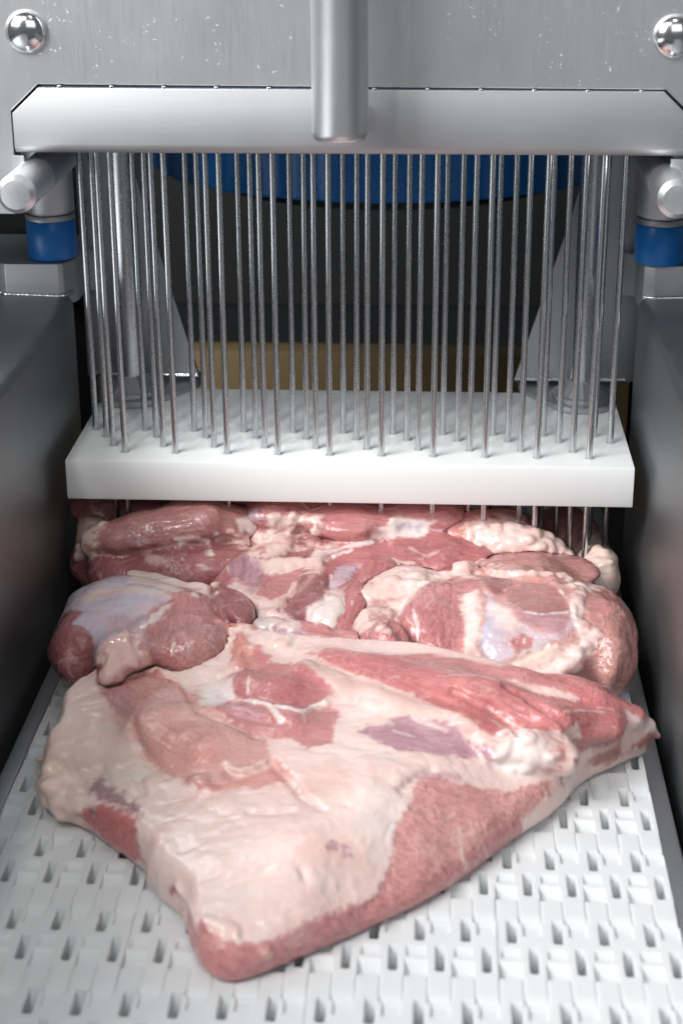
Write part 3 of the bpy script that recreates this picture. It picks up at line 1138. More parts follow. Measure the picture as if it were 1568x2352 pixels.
# --- knuckle cut with silverskin dome, against the shaded wall
piece('pork_knuckle', 'dark red pork knuckle with bluish silverskin dome and pale fat lump', [
    Ell(192, 1490, 28, 18, 28, 23, 'dark', k=8),
    Ell(285, 1418, 35, 34, 36, 22, 'silv', k=10),
    Ell(432, 1478, 38, 25, 27, 15, 'brown', k=5),
    Ell(415, 1412, 38, 22, 24, 15, 'rose', k=8),
    Ell(530, 1405, 36, 14, 25, 12, 'dark', yaw=20, k=4),
    Ell(292, 1492, 42, 16, 17, 10, 'fatp', k=5),
    Ell(258, 1540, 37, 8, 11, 7, 'fatp', k=5),
    Chain([(310, 1315, 42), (380, 1340, 46), (450, 1358, 46)], [4, 7, 5], 'fatw', .6, k=4),
    Ell(330, 1440, 14, 44, 40, 15, 'dark', k=8),
], [
    (q('d', (110, 480), (150, 400), (300, 330), (240, 400), (330, 450), (380, 570), (440, 600), (430, 800), (250, 860), (150, 740)), 'dark', 1.5, 1.5),
    (q('d', (250, 250), (330, 190), (450, 120), (540, 140), (750, 150), (890, 230), (760, 300), (690, 430), (600, 460), (500, 480), (430, 570), (370, 560), (330, 450), (240, 400), (300, 330), (190, 340)), 'silv', 1.5, 2.5, .2),
    (q('d', (280, 230), (500, 170), (700, 150), (850, 190), (900, 230), (760, 210), (520, 215), (330, 270)), 'faty', 3, 3, .2, .75),
    (q('d', (470, 400), (560, 330), (640, 420), (560, 470), (480, 470)), 'purp', 3, 3, 0, .5),
    (q('d', (690, 430), (860, 280), (960, 200), (1130, 230), (1230, 400), (1000, 400), (830, 420), (700, 540)), 'rose', 1.5, 2),
    (q('d', (650, 560), (830, 420), (1000, 400), (1180, 420), (1250, 500), (1220, 640), (1050, 760), (950, 750), (780, 660)), 'brown', 1.5, 1.5),
    (q('d', (740, 600), (880, 560), (980, 640), (960, 740), (800, 680)), 'rose', 3, 3, 0, .6),
    (q('d', (1130, 230), (1180, 190), (1300, 240), (1430, 430), (1380, 450), (1270, 400), (1200, 330)), 'dark', 1.2, 1.5, -.3),
    (q('d', (430, 600), (490, 500), (560, 450), (640, 450), (650, 560), (700, 660), (600, 700), (470, 800), (425, 790), (450, 720), (430, 640)), 'fatp', 1.2, 2, .4),
    (q('d', (690, 430), (760, 340), (880, 270), (860, 305), (770, 400)), 'fatw', 1.0, 1.0, .6),
    (q('d', (1000, 190), (1090, 150), (1160, 140), (1190, 185), (1130, 220), (1060, 200)), 'fat', 1.2, 2, .4),
    (q('d', (1040, 205), (1080, 198), (1110, 222), (1070, 235)), 'dark', .8, .5, -.3, .8),
    (q('d', (600, 130), (650, 40), (740, 90), (900, 130), (1000, 180), (920, 210), (760, 140)), 'fatw', 1.5, 2, .2, .9),
], ropes=[(q('d', (1180, 380), (1240, 420), (1280, 480)), 2.0, 2.6, 'salmon')],
    fringe=[(q('d', (450, 620), (480, 520), (560, 470), (630, 480)), 18, 1.6, 3.2, 'fatp'), (q('d', (450, 780), (500, 700), (600, 640), (680, 650)), 14, 1.6, 3.0, 'fatp'),
            (q('d', (1020, 185), (1100, 155), (1170, 165)), 8, 1.5, 3.0, 'fat'), (q('d', (1270, 430), (1350, 480), (1300, 520)), 8, 1.6, 3, 'salmon')],
    crease=[(q('d', (690, 440), (760, 400), (870, 300)), 1.6), (q('d', (1130, 240), (1200, 340), (1270, 410)), 1.8), (q('d', (640, 460), (660, 560), (720, 660)), 1.8), (q('d', (700, 380), (620, 440)), 2)],
    lines=[(q('d', (895, 520), (870, 620)), 'fatw', .5, .7), (q('d', (1005, 525), (1080, 500), (1165, 560), (1195, 610)), 'fatw', .5, .6), (q('d', (1080, 500), (1060, 450)), 'fatw', .4, .5),
           (q('d', (1195, 610), (1130, 640), (1050, 700)), 'fatw', .5, .6), (q('d', (1240, 430), (1270, 500), (1230, 620)), 'fatp', .9, .7)], lump=.8)

# --- the wide front cut, mostly covered in fat
front = Slab([(140, 1600, 20), (128, 1690, 12), (100, 1725, 8), (92, 1790, 8), (105, 1850, 8), (200, 1885, 8), (225, 1905, 8), (330, 1978, 8), (345, 2030, 8), (420, 2090, 8),
              (430, 2150, 8), (458, 2205, 8), (505, 2232, 8), (560, 2230, 8), (640, 2200, 8), (740, 2158, 8), (830, 2120, 8), (1000, 2044, 7), (1100, 1980, 6), (1200, 1904, 6),
              (1280, 1848, 7), (1345, 1770, 8), (1440, 1722, 10), (1500, 1690, 12), (1480, 1650, 20), (1430, 1618, 28), (1330, 1595, 34), (1200, 1560, 38), (1000, 1510, 40),
              (850, 1480, 42), (700, 1470, 42), (560, 1450, 38), (400, 1500, 34), (250, 1540, 26)],
             [(500, 2165, 18), (600, 2155, 17), (740, 2110, 16), (840, 2065, 15), (930, 2030, 13), (1060, 1960, 13), (1160, 1890, 13), (1000, 1945, 22), (1110, 1855, 24), (1250, 1800, 20), (1330, 1740, 20),
              (1400, 1690, 24), (520, 2050, 26), (700, 2000, 31), (850, 1930, 31),
              (450, 1950, 27), (350, 1850, 26), (250, 1780, 22), (150, 1780, 17), (170, 1660, 24), (700, 1850, 35), (900, 1780, 38), (1000, 1720, 38), (1050, 1640, 41), (1200, 1620, 40),
              (1350, 1630, 32), (800, 1640, 40), (800, 1530, 44), (600, 1520, 42), (400, 1600, 32), (960, 1850, 32)], 'fat', wid=7)
piece('pork_front_cut', 'wide fat-covered pork cut with lean red corner lying at the belt\'s open end', [
    front,
    Chain([(300, 1590, 24), (390, 1655, 28), (510, 1715, 30), (585, 1748, 28)], [14, 21, 19, 9], 'pink', .5, k=8),
    Chain([(565, 1575, 37), (650, 1590, 39), (745, 1600, 38)], [9, 15, 8], 'lean', .55, k=5),
    Chain([(540, 1645, 34), (660, 1672, 35), (750, 1682, 33)], [8, 14, 9], 'rose', .55, k=5),
    Chain([(760, 1525, 40), (900, 1555, 41), (1080, 1605, 40), (1250, 1660, 36), (1390, 1668, 28)], [8, 13, 16, 15, 11], 'bright', .7, k=8),
    Chain([(1020, 1540, 39), (1200, 1580, 38), (1350, 1618, 33), (1440, 1642, 26)], [10, 13, 13, 9], 'bright', .7, k=4),
    Chain([(700, 1545, 43), (860, 1605, 41), (1000, 1655, 40), (1150, 1690, 37)], [6, 7, 7, 6], 'fatp', .7, k=6),
    Chain([(1130, 1725, 33), (1215, 1718, 33), (1290, 1742, 27)], [8, 13, 10], 'fat', .8, k=5),
    Chain([(1415, 1660, 22), (1475, 1668, 16), (1518, 1690, 11)], [10, 8, 2.0], 'fat', .8, k=4),
    Ell(148, 1800, 9, 14, 15, 9, 'faty', k=5),
    Chain([(240, 1872, 9), (322, 1945, 8)], [8, 6], 'bright', .9, k=4),
], [
    (q('d', (150, 860), (430, 870), (560, 1010), (640, 1100), (700, 1250), (830, 1384), (600, 1500), (60, 1450), (130, 1150)), 'faty', 5, 5, .2, .65),
    (q('d', (440, 840), (600, 760), (720, 690), (860, 760), (1000, 860), (1060, 960), (1250, 1040), (1480, 1150), (1520, 1250), (1500, 1320), (1380, 1370), (1240, 1430), (1150, 1480), (1000, 1430), (860, 1384), (700, 1250), (640, 1100), (620, 1010), (540, 980), (450, 900)), 'pink', 1.6, 3, -.1),
    (q('d', (440, 830), (540, 790), (620, 830), (610, 1000), (530, 970)), 'purp', 2.5, 3, 0, .6),
    (q('d', (760, 1100), (900, 1000), (1100, 1050), (1250, 1200), (1100, 1350), (850, 1320)), 'salmon', 5, 6, 0, .45),
    (q('e', (340, 1050), (480, 960), (560, 980), (640, 1130), (500, 1140), (340, 1150), (100, 1190), (0, 1130)), 'salmon', 2.0, 4, -.8, .85),
    (q('e', (20, 480), (100, 420), (240, 400), (250, 550), (100, 610), (0, 590)), 'fatw', 2, 2, .3),
    (q('e', (90, 500), (190, 490), (210, 560), (110, 590)), 'silv', 2.5, 2, 0, .6),
    (q('e', (240, 420), (300, 300), (420, 340), (500, 310), (620, 310), (760, 360), (880, 430), (920, 480), (860, 560), (760, 600), (560, 580), (400, 560), (250, 550)), 'lean', 1.2, 1.6, -.5),
    (q('e', (460, 340), (620, 310), (760, 360), (900, 450), (880, 490), (740, 420), (560, 380)), 'bright', 2, 2, -.3, .8),
    (q('e', (80, 620), (200, 570), (440, 590), (540, 640), (900, 590), (960, 620), (960, 700), (920, 760), (920, 850), (740, 900), (640, 830), (580, 800), (400, 800), (250, 730), (140, 650)), 'rose', 1.2, 1.6, -.5),
    (q('e', (120, 600), (300, 590), (500, 650), (380, 690), (220, 660)), 'purp', 2, 2, 0, .6),
    (q('e', (250, 80), (340, 110), (350, 200), (500, 260), (440, 330), (300, 340), (240, 340), (220, 200)), 'salmon', 1.6, 3),
    (q('e', (380, 190), (500, 260), (460, 320), (360, 300)), 'bright', 2, 2, -.3, .8),
    (q('e', (740, 240), (1000, 250), (1400, 320), (1568, 400), (1568, 560), (1400, 500), (1100, 380), (850, 280)), 'bright', 1.4, 1.6),
    (q('f', (0, 230), (150, 260), (240, 340), (400, 440), (520, 560), (620, 560), (650, 600), (540, 610), (400, 560), (200, 460), (0, 380)), 'bright', 1.4, 1.6),
    (q('f', (150, 265), (350, 250), (560, 280), (720, 340), (900, 400), (1130, 450), (1270, 470), (1260, 620), (1200, 670), (1060, 670), (990, 640), (980, 540), (850, 560), (760, 590), (620, 530), (450, 440), (300, 340)), 'bright', 1.4, 1.6),
    ([(905, 1508), (960, 1500), (1060, 1512), (1190, 1545), (1290, 1580), (1280, 1598), (1150, 1568), (1010, 1545)], 'rose', 1.4, 1.8),
    (q('f', (400, 300), (560, 330), (760, 450), (700, 500), (520, 440), (380, 350)), 'lean', 4, 4, 0, .55),
    (q('f', (560, 280), (700, 300), (900, 350), (1000, 400), (850, 392), (680, 340)), 'fatp', 1.2, 1.5, .2),
    (q('f', (1020, 560), (1120, 520), (1250, 560), (1230, 650), (1080, 640)), 'lean', 3, 2, 0, .6),
    (q('e', (1120, 770), (1160, 730), (1330, 720), (1300, 680), (1440, 660), (1568, 690), (1720, 730), (1720, 900), (1568, 930), (1400, 900), (1200, 830)), 'purp', 1.6, 2.5, -.4),
    (q('f', (0, 500), (250, 560), (480, 690), (470, 760), (420, 740), (200, 720), (0, 690)), 'purp', 1.4, 2.0, -.4),
    (q('f', (500, 720), (560, 620), (700, 580), (880, 640), (860, 760), (780, 840), (600, 860), (480, 780)), 'fatw', 2, 3, .5),
    (q('f', (880, 650), (940, 680), (890, 790), (820, 850), (810, 820), (860, 740)), 'salmon', 1.4, 2, -.3),
    (q('f', (890, 620), (980, 540), (990, 650), (920, 880), (870, 940), (830, 900), (940, 750)), 'fat', 1.2, 1.5, .3),
    (q('f', (990, 640), (1090, 640), (1060, 680), (980, 780), (900, 920), (880, 900), (960, 760)), 'rose', 1.2, 1.5),
    (q('f', (1000, 800), (1100, 700), (1250, 690), (1330, 690), (1150, 790)), 'flank', 1.5, 2),
    (q('f', (1060, 680), (1180, 690), (1050, 750), (1000, 830), (960, 900), (900, 920)), 'fat', 1.2, 1.5, .2),
    (q('f', (1280, 470), (1400, 530), (1420, 580), (1330, 690), (1250, 720), (1250, 640)), 'fat', 1.2, 1.5),
    (q('f', (1300, 690), (1330, 650), (1420, 585), (1500, 620), (1400, 690)), 'flank', 1.5, 1.5),
    (q('h', (880, 720), (890, 560), (920, 430), (1000, 330), (1060, 130), (1120, 90), (1300, 130), (1500, 180), (1700, 180), (1880, 130), (1900, 180), (1800, 300), (1620, 470), (1568, 560), (1440, 760), (1240, 850), (1090, 930), (890, 1050), (740, 1120), (650, 1030), (690, 1000), (780, 880)), 'corner', 1.0, 2.6, -.6),
    (q('h', (950, 640), (1100, 600), (1200, 700), (1050, 800), (920, 780)), 'rose', 5, 5, 0, .6),
    (q('h', (1000, 120), (1130, 60), (1330, 90), (1340, 140), (1200, 100)), 'purp', 2, 2, 0, .6),
    ([(412, 2092, 8), (438, 2135, 8), (470, 2180, 8), (510, 2206, 8), (560, 2208, 8), (600, 2200, 8), (640, 2186, 8), (740, 2144, 8), (830, 2105, 8), (930, 2058, 8), (1000, 2030, 7), (1100, 1970, 6), (1190, 1900, 6),
      (1250, 1930, 6), (1150, 2010, 6), (1040, 2080, 7), (960, 2110, 8), (830, 2170, 8), (740, 2210, 8), (640, 2255, 8), (560, 2285, 8), (500, 2290, 8), (420, 2250, 8), (385, 2150, 8), (380, 2075, 8)], 'rose', .9, 1.0, -.2),
    (q('g', (390, 420), (430, 370), (560, 410), (640, 460), (670, 540), (660, 640), (715, 770), (580, 720), (440, 640), (375, 530)), 'bright', 1.4, 2.0),
    (q('g', (360, 290), (420, 180), (470, 260), (560, 290), (600, 340), (680, 420), (600, 420), (500, 360), (400, 330)), 'vein_hole', 1.6, 2.5, -1.0, .85),
    (q('g', (335, 400), (390, 395), (385, 470), (340, 450)), 'vein_hole', 1.2, 1.5, -1, .9),  # dark hole in the fat, its shade painted into the colour
    (q('g', (850, 920), (910, 880), (925, 970), (870, 970)), 'lean', 1.2, 1.5),
    (q('h', (470, 540), (520, 505), (565, 540), (545, 580), (490, 585)), 'purp', .9, .6, -.3, .9),
    (q('h', (577, 530), (600, 525), (618, 590), (595, 600)), 'purp', .8, .5, -.3, .85),
    (q('h', (622, 550), (645, 560), (652, 605), (632, 600)), 'purp', .8, .5, -.3, .85),
    (q('h', (300, 1180), (420, 1130), (330, 1000), (230, 1090)), 'fatp', 4, 4, 0, .4),
], ropes=[(q('e', (190, 1010), (270, 1060), (380, 1030), (470, 985)), 1.8, 1.6, 'fatp'), (q('e', (340, 570), (480, 590), (565, 690)), 2.0, 1.2, 'fatw'), (q('e', (540, 605), (720, 625), (870, 580)), 1.4, 1.4, 'fatw'),
          (q('g', (1040, 1115), (1200, 1155), (1300, 1200), (1310, 1260)), 1.8, 1.6, 'fat'), (q('d', (770, 710), (930, 800), (1010, 900)), 2.2, 1.6, 'salmon'),
          (q('e', (300, 130), (280, 220), (260, 330)), 2.2, 2.4, 'salmon'), (q('f', (520, 600), (560, 580), (600, 605)), 1.3, 1.0, 'fatw'), (q('g', (920, 890), (990, 1010), (1040, 1100)), 1.6, 1.8, 'fat')],
    fringe=[(q('e', (220, 90), (330, 110), (340, 200), (260, 320)), 18, 1.6, 3.4, 'salmon'), (q('e', (380, 140), (520, 130), (640, 190)), 14, 1.5, 2.8, 'fatp'),
            (q('f', (520, 720), (600, 640), (720, 610), (850, 670)), 6, 1.3, 2.2, 'fat'), (q('f', (600, 800), (760, 780), (850, 720)), 4, 1.2, 2.0, 'fat'),
            (q('g', (60, 330), (150, 390), (270, 430)), 12, 2.0, 4.0, 'faty'), (q('g', (90, 120), (80, 240)), 8, 2.0, 4.0, 'faty'), (q('g', (1080, 1110), (1280, 1190)), 6, 1.2, 2.2, 'fat'),
            (q('e', (0, 1120), (80, 1150), (40, 1090)), 7, 1.8, 3.0, 'salmon'), (q('h', (100, 1200), (150, 1240)), 3, 1.2, 2, 'fatp')],
    crease=[(q('f', (240, 345), (450, 445), (640, 590)), 1.8), (q('f', (560, 310), (800, 460), (900, 520)), 1.6), (q('d', (560, 760), (720, 700), (950, 780), (1060, 960), (1250, 1040), (1430, 1130)), 1.6),
            (q('e', (200, 1070), (290, 1085), (400, 1050), (500, 990), (640, 1130)), 1.6), (q('h', (280, 130), (330, 220), (460, 290)), 1.0), (q('h', (330, 680), (350, 745)), .9), (q('d', (620, 1010), (650, 1130), (720, 1270), (860, 1390)), 1.3),
            (q('e', (220, 640), (400, 690), (600, 720)), 1.2), (q('g', (310, 300), (420, 350), (520, 400), (660, 450)), 1.4), (q('g', (420, 130), (480, 260), (620, 340)), 1.2), (q('g', (200, 60), (260, 170), (330, 280)), 1.3),
            (q('h', (960, 180), (1080, 80), (1150, 50)), 1.2), (q('h', (0, 320), (160, 320), (260, 310)), .8), (q('g', (150, 250), (250, 290), (330, 280)), 1.0), (q('g', (560, 120), (660, 200), (700, 300)), .9)],
    lines=[(q('e', (345, 400), (338, 510)), 'fatw', .8, .8), (q('e', (660, 330), (668, 370)), 'fatw', .5, .7), (q('e', (715, 345), (722, 370)), 'fatw', .4, .6), (q('e', (765, 360), (780, 395)), 'fatw', .4, .6),
           (q('e', (725, 650), (735, 710)), 'fatw', .9, .6), (q('h', (1320, 430), (1340, 570), (1365, 670)), 'fat', 1.0, .65), (q('h', (1180, 310), (1230, 380), (1290, 330)), 'fat', .6, .45),
           (q('h', (1390, 360), (1410, 480)), 'fat', .9, .4), (q('h', (1480, 540), (1500, 600)), 'fat', .7, .5), (q('f', (150, 262), (400, 245), (600, 300), (820, 385)), 'fatp', .8, .8), (q('f', (450, 440), (540, 510), (640, 560)), 'fatp', .6, .6),
           (q('f', (900, 470), (1000, 455), (1140, 465)), 'fatw', .7, .6), (q('f', (0, 500), (100, 540), (200, 580)), 'fat', 1.4, .8), (q('f', (20, 640), (160, 690)), 'fat', .6, .5), (q('f', (250, 600), (380, 700)), 'fat', .5, .5),
           (q('e', (1160, 800), (1400, 860), (1568, 900)), 'fatp', .6, .5), (q('e', (1340, 770), (1480, 800)), 'fatw', .8, .6), (q('h', (1000, 400), (1050, 520), (1150, 600)), 'fatp', .6, .4), (q('h', (1100, 250), (1160, 360)), 'fatp', .6, .4)], lump=.75)

# --- big round ham with the silverskin window
piece('pork_round_ham', 'round boned pork ham with silverskin window beside the grey wall', [
    Ell(1180, 1452, 26, 66, 56, 30, 'pink', k=8),
    Ell(1390, 1480, 23, 14, 44, 25, 'flank', k=10),
    Ell(1000, 1435, 34, 22, 38, 20, 'rose', k=7),
    Ell(1220, 1380, 38, 28, 28, 15, 'brown', k=8),
    Chain([(1290, 1325, 46), (1345, 1380, 40), (1345, 1470, 31), (1260, 1545, 24), (1130, 1570, 20)], [6, 7, 8, 8, 7], 'fat', .8, k=10),
    Ell(1245, 1310, 42, 36, 24, 6, 'brown', k=8),
    Chain([(1075, 1360, 44), (1095, 1430, 40), (1070, 1520, 32)], [6, 7, 6], 'fat', .8, k=6),
    Ell(935, 1356, 41, 32, 18, 8, 'fat', yaw=15, k=8),
    Ell(930, 1410, 22, 42, 44, 24, 'lean', k=8),
    Ell(862, 1442, 37, 13, 22, 10, 'fat', k=7),
    Ell(893, 1478, 38, 12, 16, 13, 'rose', k=2.5),
    Chain([(1040, 1545, 22), (1180, 1570, 20), (1300, 1590, 16)], [9, 10, 9], 'fatp', .8, k=6),
], [
    (q('c', (0, 500), (80, 460), (250, 450), (350, 420), (560, 430), (600, 480), (420, 500), (240, 570), (180, 640), (60, 700), (-30, 640)), 'fat', 2, 4, .3),
    (q('c', (190, 700), (240, 560), (340, 500), (480, 470), (600, 500), (620, 540), (500, 590), (520, 690), (530, 800), (530, 930), (460, 1020), (300, 1000), (190, 970), (240, 800)), 'rose', 1.4, 2),
    (q('c', (100, 600), (180, 590), (200, 680), (180, 780), (230, 900), (200, 970), (150, 850)), 'lean', 2.5, 3, 0, .8),
    (q('c', (490, 590), (590, 550), (630, 640), (610, 760), (600, 900), (500, 980), (470, 1020), (530, 930), (520, 700)), 'fat', 1.4, 2, .4),
    (q('c', (640, 560), (700, 600), (800, 720), (930, 790), (1000, 800), (1110, 820), (1160, 680), (1180, 760), (1000, 900), (900, 920), (700, 1000), (600, 1010), (620, 800), (650, 700)), 'silv', 1.4, 1.6, .1),
    (q('c', (790, 620), (880, 680), (980, 695), (1150, 680), (1110, 820), (1020, 800), (930, 760), (850, 740)), 'purp', 1.4, 1.4, 0, .8),
    (q('c', (660, 600), (760, 660), (860, 770), (800, 800), (700, 760), (650, 660)), 'fatw', 2.5, 2, .2, .75),
    (q('c', (590, 460), (720, 450), (830, 500), (750, 560), (700, 590), (640, 520)), 'dark', 1.5, 2, -.5, .85),
    (q('c', (750, 560), (830, 500), (960, 500), (1090, 560), (1160, 640), (1120, 680), (980, 690), (880, 680), (790, 620)), 'brown', 1.0, 1.0, -.6),
    (q('c', (785, 850), (850, 800), (940, 830), (920, 880), (830, 940)), 'rose', 1.0, 1.0, -.3),
    (q('c', (862, 850), (872, 825), (885, 840), (876, 868)), 'fatw', .6, .4, .2, .9),
    (q('c', (1160, 560), (1250, 680), (1200, 700), (1220, 800), (1340, 810), (1290, 920), (1170, 1010), (1050, 1060), (780, 1080), (900, 1030), (1080, 960), (1200, 860), (1180, 740)), 'fat', 1.6, 3, .5),
    (q('c', (700, 1020), (880, 940), (1000, 880), (1100, 900), (1080, 960), (900, 1030), (750, 1060)), 'faty', 2, 2.5, .2, .8),
    (q('c', (1240, 580), (1380, 540), (1470, 640), (1510, 780), (1480, 950), (1350, 1170), (1200, 1210), (1060, 1120), (1170, 1010), (1290, 920), (1340, 810), (1260, 720)), 'flank', 1.5, 2.5),
    (q('c', (1280, 640), (1380, 560), (1440, 660), (1380, 700), (1300, 690)), 'rose', 3, 2, -.4, .7),
    (q('c', (1060, 1100), (1160, 1080), (1150, 1140), (1080, 1130)), 'silv', 2.5, 2, 0, .6),
    (q('c', (740, 360), (1100, 390), (1370, 450), (1330, 520), (1120, 490), (900, 440)), 'flank', 1.4, 2, 0),
    (q('c', (1120, 490), (1250, 530), (1350, 500), (1370, 470), (1360, 540), (1220, 560)), 'fat', 1.4, 2.5, .3),
    (q('c', (0, 740), (90, 740), (160, 850), (185, 970), (130, 980), (0, 940)), 'rose', 1.2, 1.5),
], ropes=[(q('c', (470, 400), (560, 395), (640, 405)), 2.2, 2.4, 'fatp'), (q('c', (640, 430), (800, 450), (1000, 470), (1100, 470)), 2.0, 3.4, 'fatp'), (q('c', (595, 920), (650, 1000), (730, 1060)), 1.4, 1.2, 'fatp'),
          (q('c', (630, 1040), (690, 1035)), 1.1, .8, 'fatw'), (q('c', (1160, 640), (1190, 760)), 1.4, 1.4, 'fatw'), (q('c', (800, 1010), (950, 940), (1060, 880)), 1.0, .9, 'faty'), (q('c', (760, 1050), (930, 1000), (1060, 940)), 1.0, .9, 'fatp')],
    fringe=[(q('c', (380, 440), (480, 425), (580, 415), (700, 420)), 20, 1.4, 3.2, 'fatp'), (q('c', (820, 470), (950, 480), (1060, 500)), 14, 1.0, 2.2, 'salmon'), (q('c', (510, 600), (590, 620), (590, 800), (540, 950)), 14, 1.4, 2.6, 'fat'),
            (q('c', (1230, 720), (1280, 820), (1200, 950), (1100, 1000)), 14, 1.4, 2.6, 'fat'), (q('c', (20, 560), (150, 500), (300, 470)), 12, 1.6, 3.0, 'fat'), (q('c', (-20, 650), (60, 690), (20, 800)), 7, 1.6, 2.8, 'fat'), (q('c', (1150, 540), (1250, 600)), 8, 1.4, 2.6, 'fat')],
    crease=[(q('c', (100, 740), (160, 840), (188, 980)), 2.6), (q('c', (590, 450), (720, 445), (850, 480), (1000, 495)), 1.6), (q('c', (750, 560), (700, 590), (640, 560)), 1.0), (q('c', (1260, 720), (1350, 700), (1450, 690)), 1.2), (q('c', (700, 1030), (850, 960), (1000, 890)), .9)],
    lines=[(q('c', (215, 660), (240, 760), (235, 900)), 'fatw', .9, .9), (q('c', (200, 780), (240, 790)), 'fatw', .6, .7), (q('c', (790, 625), (880, 685), (1000, 695), (1130, 680)), 'fatw', .5, .7), (q('c', (940, 830), (930, 890), (840, 945)), 'fatw', .5, .7),
           (q('c', (310, 520), (400, 500)), 'fatw', .6, .6), (q('c', (1090, 560), (1165, 650)), 'fatw', .7, .8), (q('c', (280, 600), (330, 560)), 'fatw', .5, .5)], lump=.9)

# --- fatty strip in front of the needles
piece('pork_fat_strip', 'pale lumpy strip of fat with a pink end under the white plate', [
    Chain([(1000, 1235, 48), (1110, 1230, 49), (1215, 1258, 44), (1285, 1285, 37)], [9, 15, 15, 9], 'fat', .8, k=6),
    Chain([(1000, 1215, 50), (1100, 1200, 53), (1180, 1205, 51)], [8, 11, 8], 'salmon', .8, k=6),
    Ell(1140, 1250, 24, 36, 26, 24, 'rose', k=6),
], [
    (q('c', (360, 230), (380, 180), (430, 110), (560, 75), (690, 80), (740, 130), (600, 140), (530, 150), (480, 220), (400, 250)), 'rose', 2.5, 2.5),
    (q('c', (420, 220), (500, 180), (540, 150), (560, 230), (500, 270), (430, 250)), 'salmon', 1.5, 2),
    (q('c', (560, 300), (600, 200), (700, 150), (860, 180), (1100, 260), (1150, 370), (1000, 400), (700, 330)), 'fat', 2, 3, .3),
], fringe=[(q('c', (560, 180), (700, 150), (860, 190), (1000, 250), (1130, 330)), 22, 1.5, 3.2, 'fat'), (q('c', (560, 290), (700, 300), (850, 340), (1000, 370), (1130, 385)), 22, 1.5, 3.2, 'fatp'), (q('c', (640, 230), (800, 250), (950, 300), (1080, 340)), 16, 1.5, 3.2, 'fat')],
    ropes=[(q('c', (540, 160), (560, 240), (520, 280)), 1.6, 1.4, 'fatp')])

# --- two long dark muscles at the back by the shaded wall
piece('pork_back_muscles', 'pair of long dark red pork muscles with fat seam by the wall', [
    Chain([(235, 1245, 46), (330, 1222, 54), (460, 1204, 57), (560, 1207, 54)], [13, 17, 20, 13], 'brown', .85, k=4),
    Chain([(300, 1312, 32), (420, 1302, 36), (545, 1298, 36)], [14, 22, 16], 'dark', .75, k=5),
    Chain([(205, 1290, 26), (250, 1320, 28)], [13, 14], 'dark', .9, k=7),
    Chain([(208, 1195, 46), (203, 1240, 38), (200, 1280, 32)], [6, 8, 6], 'fatp', .9, k=4),
    Ell(330, 1172, 50, 50, 20, 16, 'dark', k=4),
    Ell(400, 1255, 20, 52, 42, 19, 'dark', k=8),
], [
    (q('a', (320, 300), (350, 230), (500, 190), (640, 120), (800, 80), (1000, 85), (1250, 110), (1330, 170), (1330, 230), (1150, 280), (900, 320), (650, 360), (520, 385), (380, 360)), 'brown', 1.2, 1.2),
    (q('a', (500, 440), (680, 370), (900, 350), (1200, 310), (1300, 310), (1390, 400), (1360, 540), (1200, 640), (1000, 630), (850, 570), (700, 500), (560, 560), (300, 590), (300, 430), (450, 420)), 'dark', 1.2, 1.2),
    (q('a', (900, 420), (1050, 380), (1300, 360), (1350, 480), (1200, 560), (980, 540)), 'lean', 5, 4, 0, .6),
    (q('a', (885, 285), (1010, 250), (1130, 290), (1120, 305), (1000, 292), (920, 325)), 'fatw', .8, .8, .5),
    (q('a', (560, 300), (640, 288), (710, 298), (600, 315)), 'silv', 1.2, 1.2, .1, .7),  # silvery highlight on the upper muscle, painted into the tissue colour
    (q('a', (670, 390), (720, 390), (860, 420), (840, 460), (720, 460), (670, 430)), 'fatp', 1.5, 2, .2, .65),
    (q('a', (1040, 470), (1080, 450), (1130, 480), (1100, 495)), 'fatp', .8, .8, .1, .8),
    (q('a', (260, 170), (330, 150), (400, 170), (350, 230), (320, 300), (330, 380), (300, 430), (260, 370), (240, 280)), 'faty', 1.2, 2, .3),
    (q('a', (1300, 130), (1400, 140), (1470, 180), (1420, 250), (1340, 240), (1320, 180)), 'fatw', 1.2, 1.5, .2, .8),
    (q('a', (1170, 290), (1280, 240), (1400, 250), (1400, 330), (1360, 340), (1280, 290)), 'fatp', 1.2, 1.5, .4),
], ropes=[(q('a', (470, 435), (600, 405), (695, 365)), 1.5, 1.3, 'brown'), (q('a', (1160, 280), (1170, 255)), 1.3, 1.6, 'fatw')],
    fringe=[(q('a', (280, 190), (340, 165), (290, 260), (285, 350), (300, 420)), 22, 1.6, 3.4, 'faty'), (q('a', (385, 165), (390, 170)), 2, 1.4, 1.8, 'fatw'), (q('a', (1180, 290), (1300, 260), (1390, 300)), 8, 1.4, 2.4, 'fatp')],
    crease=[(q('a', (340, 385), (480, 405), (700, 370), (900, 335), (1150, 300), (1260, 300)), 2.2), (q('a', (880, 370), (1000, 350), (1150, 330)), 1.0)], lump=.8)

